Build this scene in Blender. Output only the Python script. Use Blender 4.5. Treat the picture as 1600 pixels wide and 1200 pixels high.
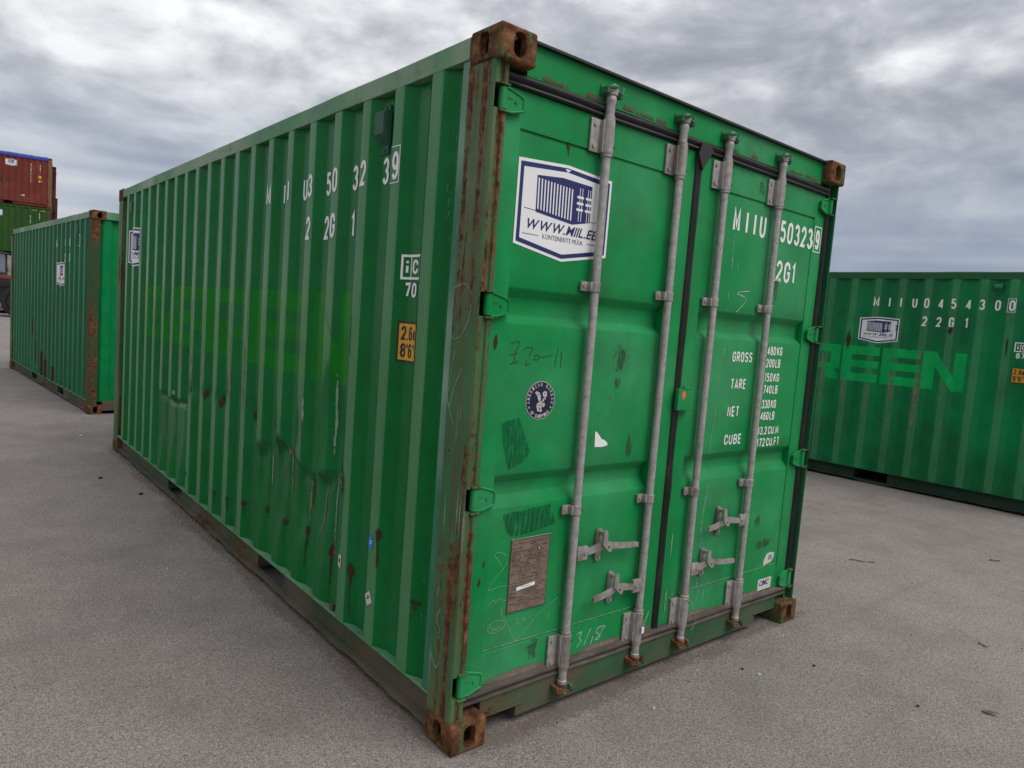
import bpy, bmesh, math, random
from mathutils import Vector, Matrix, noise as mnoise
R = math.radians
random.seed(7)
for o in list(bpy.data.objects):
    bpy.data.objects.remove(o, do_unlink=True)
scene = bpy.context.scene
COL = scene.collection

# ------------------------------------------------------------------ camera
cam_d = bpy.data.cameras.new('camera')
cam_d.sensor_fit = 'HORIZONTAL'; cam_d.sensor_width = 36.0
cam_d.lens = 1106.175 / 1600 * 36.0
cam_d.clip_start = 0.05; cam_d.clip_end = 3000
cam = bpy.data.objects.new('camera', cam_d); COL.objects.link(cam)
cam.location = (-1.4706, -1.9514, 1.5988)
cam.rotation_euler = (1.482169, -0.075416, -0.689146)
scene.camera = cam

# ------------------------------------------------------------------ sun + exposure
SUN_ELEV, SUN_AZ = 54.0, 162.0          # azimuth measured clockwise from +Y
sun_d = bpy.data.lights.new('sun', 'SUN')
sun_d.energy = 1.5; sun_d.angle = R(38); sun_d.color = (1.0, 0.965, 0.92)
sun = bpy.data.objects.new('sun', sun_d); COL.objects.link(sun)
_sd = Vector((math.sin(R(SUN_AZ)) * math.cos(R(SUN_ELEV)), math.cos(R(SUN_AZ)) * math.cos(R(SUN_ELEV)), math.sin(R(SUN_ELEV))))
sun.rotation_euler = _sd.to_track_quat('Z', 'Y').to_euler()
vs = scene.view_settings
vs.view_transform = 'Standard'; vs.look = 'None'; vs.gamma = 1.0; vs.exposure = 0.28
vs.use_curve_mapping = False
cy = scene.cycles
cy.max_bounces = 5; cy.diffuse_bounces = 3; cy.glossy_bounces = 3; cy.transparent_max_bounces = 8
cy.caustics_reflective = False; cy.caustics_refractive = False

# ------------------------------------------------------------------ node helper
class NT:
    def __init__(self, tree):
        self.t = tree; self.n = tree.nodes; self.l = tree.links
    def new(self, kind, **kw):
        nd = self.n.new(kind)
        for k, v in kw.items():
            setattr(nd, k, v)
        return nd
    def put(self, sock, v):
        if isinstance(v, bpy.types.NodeSocket):
            self.l.new(v, sock)
        elif v is not None:
            try:
                sock.default_value = v
            except Exception:
                sock.default_value = (v[0], v[1], v[2], 1.0) if len(v) == 3 else v
    def math(self, op, a, b=None, c=None, clamp=False):
        nd = self.new('ShaderNodeMath', operation=op, use_clamp=clamp)
        self.put(nd.inputs[0], a)
        if b is not None: self.put(nd.inputs[1], b)
        if c is not None: self.put(nd.inputs[2], c)
        return nd.outputs[0]
    def noise(self, vec, scale, detail=4, rough=0.55, dist=0.0, dim='3D'):
        nd = self.new('ShaderNodeTexNoise'); nd.noise_dimensions = dim
        self.put(nd.inputs['Vector'], vec)
        nd.inputs['Scale'].default_value = scale; nd.inputs['Detail'].default_value = detail
        nd.inputs['Roughness'].default_value = rough; nd.inputs['Distortion'].default_value = dist
        return nd.outputs['Fac']
    def voro(self, vec, scale, feature='F1', rnd=1.0):
        nd = self.new('ShaderNodeTexVoronoi'); nd.feature = feature
        self.put(nd.inputs['Vector'], vec); nd.inputs['Scale'].default_value = scale
        nd.inputs['Randomness'].default_value = rnd
        return nd
    def map(self, vec, scale=(1, 1, 1), loc=(0, 0, 0), rot=(0, 0, 0)):
        nd = self.new('ShaderNodeMapping')
        self.put(nd.inputs['Vector'], vec)
        nd.inputs['Scale'].default_value = scale; nd.inputs['Location'].default_value = loc
        nd.inputs['Rotation'].default_value = rot
        return nd.outputs[0]
    def ramp(self, fac, stops, interp='LINEAR'):
        nd = self.new('ShaderNodeValToRGB'); cr = nd.color_ramp; cr.interpolation = interp
        while len(cr.elements) < len(stops): cr.elements.new(0.5)
        for e, (p, c) in zip(cr.elements, stops):
            e.position = p
            if not hasattr(c, '__len__'): c = (c, c, c)
            e.color = (c[0], c[1], c[2], 1.0)
        self.put(nd.inputs['Fac'], fac)
        return nd.outputs['Color']
    def step(self, fac, a, b):
        nd = self.new('ShaderNodeMapRange'); nd.interpolation_type = 'SMOOTHSTEP'
        self.put(nd.inputs['Value'], fac)
        nd.inputs['From Min'].default_value = a; nd.inputs['From Max'].default_value = b
        return nd.outputs['Result']
    def mix(self, fac, a, b, blend='MIX'):
        nd = self.new('ShaderNodeMix'); nd.data_type = 'RGBA'; nd.blend_type = blend
        nd.clamp_factor = True
        self.put(nd.inputs[0], fac); self.put(nd.inputs[6], a); self.put(nd.inputs[7], b)
        return nd.outputs[2]

# ------------------------------------------------------------------ world: overcast sky
world = bpy.data.worlds.new('World'); scene.world = world; world.use_nodes = True
W = NT(world.node_tree); W.n.clear()
wo = W.new('ShaderNodeOutputWorld'); bg = W.new('ShaderNodeBackground')
W.l.new(bg.outputs[0], wo.inputs[0]); bg.inputs['Strength'].default_value = 0.1
sky = W.new('ShaderNodeTexSky'); sky.sky_type = 'NISHITA'; sky.sun_disc = False
sky.sun_elevation = R(SUN_ELEV); sky.sun_rotation = R(SUN_AZ)
wtc = W.new('ShaderNodeTexCoord').outputs['Generated']
wsep = W.new('ShaderNodeSeparateXYZ'); W.l.new(wtc, wsep.inputs[0])
wz = W.math('MAXIMUM', wsep.outputs[2], 0.0)
wv = W.map(wtc, scale=(1.0, 1.0, 2.1), loc=(4.31, 2.17, 0.4))
warp = W.new('ShaderNodeTexNoise'); W.put(warp.inputs['Vector'], wv); warp.inputs['Scale'].default_value = 2.2; warp.inputs['Detail'].default_value = 2
wv2n = W.new('ShaderNodeVectorMath', operation='MULTIPLY_ADD')
W.l.new(warp.outputs['Color'], wv2n.inputs[0]); wv2n.inputs[1].default_value = (0.22, 0.22, 0.16); W.l.new(wv, wv2n.inputs[2])
wv2 = wv2n.outputs[0]
c1 = W.noise(wv2, 3.9, 6, 0.58); c1b = W.noise(W.map(wv2, loc=(0.02, 0.0, 0.06)), 3.9, 3, 0.50)
c3 = W.noise(W.map(wv2, loc=(7.7, 3.0, 1.0)), 1.25, 2, 0.5)
cl = W.math('MULTIPLY_ADD', W.math('SUBTRACT', c1, c1b), 1.35, 0.5)
cl = W.math('ADD', cl, W.math('MULTIPLY_ADD', c1, 0.60, -0.30))
cl = W.math('ADD', cl, W.math('MULTIPLY_ADD', c3, 0.85, -0.395))
ccol = W.ramp(cl, [(0.02, (0.17, 0.185, 0.22)), (0.34, (0.29, 0.305, 0.345)), (0.50, (0.40, 0.41, 0.443)), (0.66, (0.56, 0.57, 0.593)), (0.86, (0.76, 0.762, 0.77))])
# overcast luminance grows towards the zenith (CIE overcast)
lum = W.math('ADD', W.math('MULTIPLY', wz, 0.55), 0.93)
lumc = W.new('ShaderNodeCombineXYZ')
for i in range(3): W.l.new(lum, lumc.inputs[i])
ccol = W.mix(1.0, ccol, lumc.outputs[0], 'MULTIPLY')
# low band: bluish far cloud, thin pale line on the horizon
hb = W.noise(W.map(wtc, scale=(1.3, 1.3, 16), loc=(2.2, 0, 0)), 1.6, 2, 0.5)
hcol = W.ramp(hb, [(0.36, (0.22, 0.265, 0.36)), (0.50, (0.31, 0.355, 0.44)), (0.64, (0.50, 0.52, 0.56))])
hfac = W.step(wz, 0.30, 0.09)
ccol = W.mix(W.math('MULTIPLY', hfac, 0.85), ccol, hcol)
wl = W.step(wz, 0.105, 0.02)
hw = W.step(W.noise(W.map(wtc, scale=(0.8, 0.8, 0.1), loc=(0.4, 5.3, 0)), 1.1, 0, 0.4), 0.42, 0.6)
ccol = W.mix(W.math('MULTIPLY', wl, W.math('MULTIPLY_ADD', hw, 0.5, 0.25)), ccol, (0.86, 0.77, 0.72, 1))
ccol10 = W.mix(1.0, ccol, (10, 10, 10, 1), 'MULTIPLY')
W.l.new(W.mix(0.95, sky.outputs[0], ccol10), bg.inputs['Color'])
for nd in W.n:
    if nd.bl_idname == 'ShaderNodeMix': nd.clamp_result = False

# ------------------------------------------------------------------ materials
def new_mat(name):
    m = bpy.data.materials.new(name); m.use_nodes = True
    t = NT(m.node_tree); b = t.n['Principled BSDF']
    return m, t, b
def obj_vec(t, seed=0.0):
    tc = t.new('ShaderNodeTexCoord')
    return t.map(tc.outputs['Object'], loc=(seed * 3.1, seed * 1.7, seed * 2.3)) if seed else tc.outputs['Object']
RUST_A, RUST_B, RUST_C = (0.024, 0.012, 0.008), (0.118, 0.050, 0.023), (0.30, 0.135, 0.055)
def rust_col(t, v):
    f = t.noise(v, 22, 6, 0.65)
    return t.ramp(f, [(0.32, RUST_A), (0.5, RUST_B), (0.72, RUST_C)])
def paint(name, base, seed=0.0, rust=0.0, rstretch=(5, 5, 1.2), streak=0.25, fade=(0.16, 0.30, 0.22), fade_amt=0.25,
          rough=0.42, dirt=(0.075, 0.06, 0.045), dirt_amt=0.25, chip=0.0, scrape=0.0, bump=0.15, spec=0.18, worn=0.0, dlo=0.50):
    m, t, b = new_mat(name); v = obj_vec(t, seed)
    big = t.noise(v, 1.3, 2, 0.55)
    c = t.mix(t.math('MULTIPLY', t.step(big, 0.38, 0.70), fade_amt), base, fade)
    mid = t.noise(v, 7.0, 3, 0.6)
    c = t.mix(t.step(mid, 0.35, 0.75), c, t.mix(1.0, c, (1.25, 1.18, 1.2, 1), 'MULTIPLY'))
    st = t.noise(t.map(v, scale=(14, 14, 0.55)), 1.0, 4, 0.62)
    c = t.mix(t.math('MULTIPLY', t.step(st, 0.52, 0.80), streak), c, dirt)
    if worn > 0:      # crest tops paler: chalking plus sky reflection and rib shading painted into the colour
        sx_ = t.new('ShaderNodeSeparateXYZ'); t.l.new(t.new('ShaderNodeTexCoord').outputs['Object'], sx_.inputs[0])
        cm_ = t.math('MULTIPLY', t.step(sx_.outputs[0], 0.0075, 0.0045), t.math('MULTIPLY_ADD', t.noise(t.map(v, scale=(9, 9, 1.3)), 1.0, 4, 0.6), 0.9, 0.35), clamp=True)
        c = t.mix(t.math('MULTIPLY', cm_, worn), c, (0.150, 0.335, 0.165, 1))
    dn = t.noise(v, 3.1, 4, 0.66)
    c = t.mix(t.math('MULTIPLY', t.step(dn, dlo, dlo + 0.28), dirt_amt), c, dirt)
    rgh = t.math('MULTIPLY_ADD', mid, 0.22, rough - 0.11)
    bmp = t.math('MULTIPLY', t.noise(v, 3.0, 1, 0.5), 1.0)
    if scrape > 0:
        sc = t.noise(t.map(v, scale=(60, 60, 1.6), rot=(R(2), R(-2), 0)), 1.0, 3, 0.6)
        sg = t.step(t.noise(v, 2.1, 4, 0.6), 0.48, 0.62)
        c = t.mix(t.math('MULTIPLY', t.math('MULTIPLY', t.step(sc, 0.60, 0.68), sg), scrape), c, (0.42, 0.48, 0.42, 1))
    if chip > 0:
        ch = t.noise(v, 26, 4, 0.75)
        cg = t.noise(v, 2.4, 3, 0.5)
        cm = t.step(t.math('MULTIPLY_ADD', cg, 0.6, ch), 1.10 - chip * 0.22, 1.14 - chip * 0.22)
        c = t.mix(cm, c, t.mix(t.noise(v, 60, 2), (0.06, 0.026, 0.014, 1), (0.20, 0.085, 0.035, 1)))
        rgh = t.mix(cm, rgh, (0.85, 0.85, 0.85, 1))
    if rust > 0:
        r1 = t.noise(t.map(v, scale=rstretch), 1.0, 6, 0.70)
        r2 = t.noise(v, 34, 3, 0.7)
        r3 = t.noise(v, 1.7, 2, 0.5)
        rr = t.math('ADD', t.math('MULTIPLY', r1, 0.72), t.math('MULTIPLY', r2, 0.22))
        rr = t.math('ADD', rr, t.math('MULTIPLY_ADD', r3, 0.22, -0.06))
        th = 0.80 - rust * 0.42
        halo = t.step(rr, th - 0.10, th + 0.03)
        core = t.step(rr, th - 0.005, th + 0.02)
        c = t.mix(t.math('MULTIPLY', halo, 0.55), c, (0.115, 0.062, 0.03, 1))
        c = t.mix(core, c, rust_col(t, v))
        rgh = t.mix(core, rgh, (0.88, 0.88, 0.88, 1))
        bmp = t.math('ADD', bmp, t.math('MULTIPLY', core, t.noise(v, 90, 4, 0.7)))
    t.put(b.inputs['Base Color'], c); t.put(b.inputs['Roughness'], rgh)
    b.inputs['Specular IOR Level'].default_value = spec
    bn = t.new('ShaderNodeBump'); bn.inputs['Strength'].default_value = bump; bn.inputs['Distance'].default_value = 0.004
    t.put(bn.inputs['Height'], bmp); t.l.new(bn.outputs[0], b.inputs['Normal'])
    return m
def flat(name, col, rough=0.5, metal=0.0, var=0.12, scale=30, dirt=0.0, dirtcol=(0.09, 0.07, 0.05)):
    m, t, b = new_mat(name); v = obj_vec(t, 0)
    n = t.noise(v, scale, 5, 0.6)
    c = t.mix(n, tuple(x * (1 - var) for x in col), tuple(min(1, x * (1 + var)) for x in col))
    if dirt: c = t.mix(t.math('MULTIPLY', t.step(t.noise(v, scale * 0.3, 7, 0.7), 0.45, 0.7), dirt), c, dirtcol)
    t.put(b.inputs['Base Color'], c); b.inputs['Roughness'].default_value = rough; b.inputs['Metallic'].default_value = metal
    return m
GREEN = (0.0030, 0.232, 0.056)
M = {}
M['side'] = paint('paint_side', (0.0010, 0.132, 0.024), 0, fade=(0.005, 0.175, 0.044), fade_amt=0.35, streak=0.18, dirt_amt=0.08, chip=0.12, rough=0.30, worn=0.60)  # pale crests paint in grazing sky reflection besides chalking
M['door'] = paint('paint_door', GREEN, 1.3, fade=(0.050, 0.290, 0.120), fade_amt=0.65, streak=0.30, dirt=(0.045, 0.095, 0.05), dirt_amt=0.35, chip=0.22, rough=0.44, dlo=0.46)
M['rail'] = paint('paint_rail', (0.085, 0.245, 0.125), 2.1, rust=0.37, rstretch=(8, 2.2, 9), fade=(0.27, 0.36, 0.24), fade_amt=0.8, streak=0.35, dirt_amt=0.45, rough=0.5)
M['lowrail'] = paint('paint_low_rail', (0.040, 0.080, 0.046), 2.7, rust=0.47, rstretch=(6, 1.8, 5), fade=(0.12, 0.10, 0.07), fade_amt=0.9, streak=0.4, dirt=(0.14, 0.105, 0.076), dlo=0.42, dirt_amt=0.7, rough=0.7)
M['post'] = paint('paint_post', (0.030, 0.150, 0.055), 3.4, rust=0.55, rstretch=(24, 24, 0.9), fade=(0.13, 0.185, 0.085), fade_amt=0.7, streak=0.6, dirt=(0.12, 0.075, 0.04), dirt_amt=0.4, rough=0.6, scrape=0.6, bump=0.35)
M['postedge'] = paint('paint_post_edge', (0.035, 0.18, 0.095), 3.9, rust=0.22, rstretch=(10, 10, 1.0), fade=(0.24, 0.36, 0.28), fade_amt=0.9, streak=0.3, dirt_amt=0.1, rough=0.6, scrape=1.0)
M['post_r'] = paint('paint_post_clean', (0.014, 0.115, 0.045), 4.1, rust=0.30, rstretch=(14, 14, 1.4), fade=(0.06, 0.15, 0.07), fade_amt=0.5, streak=0.3, dirt_amt=0.3, rough=0.6)
M['sill'] = paint('paint_sill', (0.022, 0.098, 0.045), 4.4, rust=0.46, rstretch=(2.0, 6, 5), fade=(0.085, 0.095, 0.06), fade_amt=0.7, streak=0.45, dirt=(0.12, 0.095, 0.062), dlo=0.36, dirt_amt=0.8, rough=0.65)
M['cast'] = paint('rusty_casting', (0.05, 0.125, 0.045), 5.2, rust=0.76, rstretch=(14, 14, 3.0), fade=(0.14, 0.12, 0.05), streak=0.5, dirt_amt=0.5, rough=0.7, bump=0.5)
def galv(name='galvanised_steel', seed=0.7, tint=(1, 0.975, 0.955), lo=0.53):
    m, t, b = new_mat(name); v = obj_vec(t, seed)
    n = t.noise(v, 34, 6, 0.72); n2 = t.noise(t.map(v, scale=(10, 10, 1.2)), 1.0, 5, 0.6)
    c = t.ramp(n, [(0.3, (0.27, 0.262, 0.255)), (0.55, (0.43, 0.415, 0.403)), (0.75, (0.56, 0.545, 0.53))])
    c = t.mix(t.math('MULTIPLY', t.step(n2, lo, lo + 0.20), 0.70), c, (0.16, 0.125, 0.10, 1))
    c = t.mix(t.step(t.noise(v, 45, 5, 0.75), 0.63, 0.68), c, (0.12, 0.06, 0.032, 1))
    c = t.mix(1.0, c, (*tint, 1), 'MULTIPLY')
    t.put(b.inputs['Base Color'], c); b.inputs['Metallic'].default_value = 0.35
    t.put(b.inputs['Roughness'], t.math('MULTIPLY_ADD', n, 0.3, 0.42))
    bn = t.new('ShaderNodeBump'); bn.inputs['Strength'].default_value = 0.15; bn.inputs['Distance'].default_value = 0.002
    t.put(bn.inputs['Height'], t.noise(v, 70, 4, 0.6)); t.l.new(bn.outputs[0], b.inputs['Normal'])
    return m
M['galv'] = galv()
M['galv2'] = galv('fitting_steel', 3.3, (0.93, 0.885, 0.855), 0.50)
M['keeper_green'] = paint('keeper_paint', (0.02, 0.13, 0.06), 6.0, rust=0.42, rstretch=(20, 20, 14), streak=0.3, dirt_amt=0.5, rough=0.6)
M['keeper_rust'] = paint('keeper_rust', (0.04, 0.09, 0.05), 6.6, rust=0.75, rstretch=(20, 20, 14), streak=0.3, dirt_amt=0.5, rough=0.7)
def rubber():
    m, t, b = new_mat('weathered_rubber'); v = obj_vec(t, 1.1)
    n = t.noise(t.map(v, scale=(3, 8, 3)), 1.5, 7, 0.68)
    c = t.ramp(n, [(0.40, (0.007, 0.0065, 0.0065)), (0.60, (0.018, 0.016, 0.015)), (0.76, (0.085, 0.07, 0.06))])
    t.put(b.inputs['Base Color'], c); t.put(b.inputs['Roughness'], t.math('MULTIPLY_ADD', n, 0.5, 0.25))
    return m
M['rubber'] = rubber()
def dusty_rubber():
    m, t, b = new_mat('dusty_rubber'); v = obj_vec(t, 1.9)
    n = t.noise(t.map(v, scale=(2.2, 8, 9)), 1.5, 7, 0.68)
    c = t.ramp(n, [(0.34, (0.035, 0.028, 0.024)), (0.52, (0.085, 0.068, 0.056)), (0.72, (0.19, 0.155, 0.12))])
    t.put(b.inputs['Base Color'], c); b.inputs['Roughness'].default_value = 0.85
    return m
M['rubber_dusty'] = dusty_rubber()
M['dark'] = flat('black_gap', (0.008, 0.008, 0.008), 0.9)
M['white'] = flat('white_vinyl', (0.86, 0.86, 0.85), 0.45, var=0.05, scale=8)
M['white_text'] = flat('white_lettering', (0.86, 0.87, 0.84), 0.5, var=0.06, scale=40, dirt=0.08, dirtcol=(0.25, 0.33, 0.27))
M['navy'] = flat('navy_print', (0.010, 0.018, 0.125), 0.4, var=0.05)
M['abs_navy'] = flat('emblem_navy', (0.006, 0.008, 0.040), 0.4, var=0.05)
M['abs_white'] = flat('emblem_white', (0.50, 0.49, 0.46), 0.5, var=0.15, scale=90)
M['blackp'] = flat('black_print', (0.012, 0.012, 0.014), 0.5)
M['yellow'] = flat('yellow_vinyl', (0.66, 0.34, 0.012), 0.45, var=0.06)
M['orange'] = flat('orange_tag', (0.75, 0.16, 0.05), 0.5)
M['blue'] = flat('blue_sticker', (0.02, 0.20, 0.62), 0.45)
M['paper'] = flat('paper_label', (0.60, 0.58, 0.54), 0.7, var=0.12, scale=25, dirt=0.4)
M['chalk'] = flat('pale_chalk', (0.25, 0.36, 0.21), 0.9, var=0.3, scale=60)
M['chalkw'] = flat('white_chalk', (0.50, 0.55, 0.50), 0.9, var=0.25, scale=60)
def broken(m, scale=55, lo=.40, hi=.56):
    t = NT(m.node_tree); b = t.n['Principled BSDF']; v = obj_vec(t, 0.9)
    t.put(b.inputs['Alpha'], t.step(t.math('MULTIPLY_ADD', t.noise(v, scale, 4, 0.7), .6, t.math('MULTIPLY', t.noise(v, 9, 2, 0.5), .4)), lo, hi))
broken(M['chalk'], 55, .34, .50); broken(M['chalkw'], 55, .28, .42)
M['pencil'] = flat('dark_marker', (0.02, 0.055, 0.035), 0.7, var=0.3, scale=50)
M['milk'] = flat('dried_white_drip', (0.20, 0.38, 0.28), 0.8, var=0.3, scale=30)
def patch_mat():
    m, t, b = new_mat('brushed_patch_paint'); v = obj_vec(t, 0.4)
    n = t.noise(t.map(v, scale=(110, 110, 5)), 1.0, 4, 0.65); n2 = t.noise(v, 9, 4, 0.6)
    c = t.mix(t.step(n, 0.35, 0.68), (0.003, 0.085, 0.030, 1), (0.003, 0.170, 0.050, 1))
    t.put(b.inputs['Base Color'], c); b.inputs['Roughness'].default_value = 0.55; b.inputs['Specular IOR Level'].default_value = 0.25
    t.put(b.inputs['Alpha'], t.step(t.math('MULTIPLY_ADD', n2, 0.6, t.math('MULTIPLY', n, 0.7)), 0.50, 0.72))
    return m
M['patch'] = patch_mat()
def plate_mat():
    m, t, b = new_mat('placard_metal'); v = obj_vec(t, 0)
    n = t.noise(v, 26, 7, 0.7)
    c = t.ramp(n, [(0.3, (0.13, 0.085, 0.062)), (0.55, (0.225, 0.165, 0.125)), (0.75, (0.29, 0.225, 0.175))])
    c = t.mix(t.step(t.noise(v, 55, 5, 0.75), 0.66, 0.72), c, (0.07, 0.03, 0.018, 1))
    t.put(b.inputs['Base Color'], c); b.inputs['Metallic'].default_value = 0.2; b.inputs['Roughness'].default_value = 0.6
    return m
M['plate'] = plate_mat()
M['platetext'] = flat('placard_etching', (0.085, 0.055, 0.04), 0.7)
broken(M['pencil'], 60, .32, .46); broken(M['milk'], 40, .42, .60)
def splat_mat(name, a, bcol, soft=0.35, brk=2.2, amt=1.0):
    """stain whose edge is broken up by noise; the 'mask' attribute carries its own outline"""
    m, t, b = new_mat(name); v = obj_vec(t, 0.3)
    at = t.new('ShaderNodeAttribute'); at.attribute_name = 'mask'
    n = t.noise(v, 38, 5, 0.72); n2 = t.noise(t.map(v, scale=(70, 70, 9)), 1.0, 4, 0.66)
    nn = t.math('MULTIPLY_ADD', n2, 0.5, t.math('MULTIPLY', n, 0.5))
    k = t.math('ADD', t.math('MULTIPLY', at.outputs['Fac'], 0.75), t.math('MULTIPLY_ADD', nn, brk, -0.5 * brk))
    al = t.step(k, 0.42 - soft / 2, 0.42 + soft / 2)
    al = t.math('MULTIPLY', t.math('MULTIPLY', al, amt), t.step(at.outputs['Fac'], 0.02, 0.25))
    t.put(b.inputs['Base Color'], t.mix(t.noise(v, 35, 4, 0.6), a, bcol)); b.inputs['Roughness'].default_value = 0.85; b.inputs['Specular IOR Level'].default_value = 0.2
    t.put(b.inputs['Alpha'], al)
    return m
M['rust_splat'] = splat_mat('rust_stain', (0.026, 0.015, 0.009), (0.085, 0.040, 0.020), 0.55, 4.2)
M['scuff'] = splat_mat('dark_scuff', (0.03, 0.045, 0.034), (0.075, 0.065, 0.05), 0.4, 7.0, 0.5)
M['scrape'] = splat_mat('pale_scrape', (0.16, 0.27, 0.19), (0.33, 0.40, 0.31), 0.25, 3.2)
M['bare'] = splat_mat('peeled_patch', (0.10, 0.055, 0.03), (0.34, 0.29, 0.20), 0.10, 8.0)
M['fringe'] = splat_mat('rust_dust', (0.10, 0.055, 0.035), (0.20, 0.14, 0.09), 0.5, 4.0, 0.8)
M['dust'] = splat_mat('dust_film', (0.17, 0.13, 0.10), (0.26, 0.21, 0.165), 0.8)

def asphalt():
    m, t, b = new_mat('weathered_asphalt'); v = obj_vec(t, 0)
    vo = t.voro(v, 185.0); vo2 = t.voro(v, 210.0)
    cell = t.new('ShaderNodeSeparateColor'); t.l.new(vo.outputs['Color'], cell.inputs[0])
    cell2 = t.new('ShaderNodeSeparateColor'); t.l.new(vo2.outputs['Color'], cell2.inputs[0])
    big = t.noise(v, 0.42, 4, 0.6); mid = t.noise(v, 2.6, 5, 0.62); fine = t.noise(v, 70, 3, 0.7)
    c = t.ramp(mid, [(0.28, (0.235, 0.203, 0.190)), (0.5, (0.305, 0.264, 0.247)), (0.72, (0.368, 0.320, 0.300))])
    c = t.mix(t.math('MULTIPLY', t.step(big, 0.42, 0.66), 0.42), c, (0.420, 0.372, 0.343, 1))
    c = t.mix(t.math('MULTIPLY', t.step(t.noise(v, 0.9, 5, 0.6), 0.60, 0.74), 0.30), c, (0.225, 0.200, 0.186, 1))
    tan = t.step(t.noise(t.map(v, loc=(7, 3, 0)), 1.4, 6, 0.62), 0.56, 0.74)
    c = t.mix(t.math('MULTIPLY', tan, 0.50), c, (0.40, 0.315, 0.245, 1))
    agg = t.ramp(cell.outputs[0], [(0.0, (0.52, 0.51, 0.50)), (0.14, (0.80, 0.80, 0.80)), (0.5, (1.0, 1.0, 1.0)), (0.92, (1.10, 1.09, 1.08)), (0.99, (1.30, 1.27, 1.24))])
    c = t.mix(0.8, c, t.mix(1.0, c, agg, 'MULTIPLY'))
    gap = t.step(vo.outputs['Distance'], 0.38, 0.58)
    c = t.mix(t.math('MULTIPLY', gap, 0.62), c, (0.105, 0.093, 0.086, 1))
    c = t.mix(t.step(fine, 0.60, 0.74), c, t.mix(1.0, c, (1.06, 1.06, 1.05, 1), 'MULTIPLY'))
    c = t.mix(t.math('MULTIPLY', t.step(fine, 0.44, 0.31), 0.85), c, (0.062, 0.054, 0.051, 1))
    # tyre scuffs, oil spots and hairline cracks
    ty = t.noise(t.map(v, scale=(0.35, 5.5, 1), rot=(0, 0, R(24))), 1.0, 4, 0.6)
    c = t.mix(t.math('MULTIPLY', t.step(ty, 0.56, 0.76), 0.38), c, (0.15, 0.132, 0.122, 1))
    oil = t.noise(t.map(v, loc=(3.3, 8.1, 0)), 0.75, 5, 0.66)
    c = t.mix(t.math('MULTIPLY', t.step(oil, 0.66, 0.74), 0.45), c, (0.13, 0.115, 0.108, 1))
    spk = t.math('MULTIPLY', t.step(cell2.outputs[1], 0.978, 0.984), t.step(vo2.outputs['Distance'], 0.40, 0.25))
    c = t.mix(t.math('MULTIPLY', spk, 0.8), c, (0.62, 0.58, 0.54, 1))
    spd = t.math('MULTIPLY', t.step(cell2.outputs[2], 0.955, 0.965), t.step(vo2.outputs['Distance'], 0.45, 0.3))
    c = t.mix(t.math('MULTIPLY', spd, 0.8), c, (0.03, 0.028, 0.028, 1))
    for nd in t.n:
        if nd.bl_idname == 'ShaderNodeMix': nd.clamp_result = False
    t.put(b.inputs['Base Color'], c)
    t.put(b.inputs['Roughness'], t.math('MULTIPLY_ADD', mid, 0.2, 0.74)); b.inputs['Specular IOR Level'].default_value = 0.35
    h = t.math('SUBTRACT', t.math('MULTIPLY', fine, 0.7), t.math('MULTIPLY', vo.outputs['Distance'], 1.0))
    bn = t.new('ShaderNodeBump'); bn.inputs['Strength'].default_value = 0.55; bn.inputs['Distance'].default_value = 0.004
    t.put(bn.inputs['Height'], h); t.l.new(bn.outputs[0], b.inputs['Normal'])
    return m
M['asphalt'] = asphalt()

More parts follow.
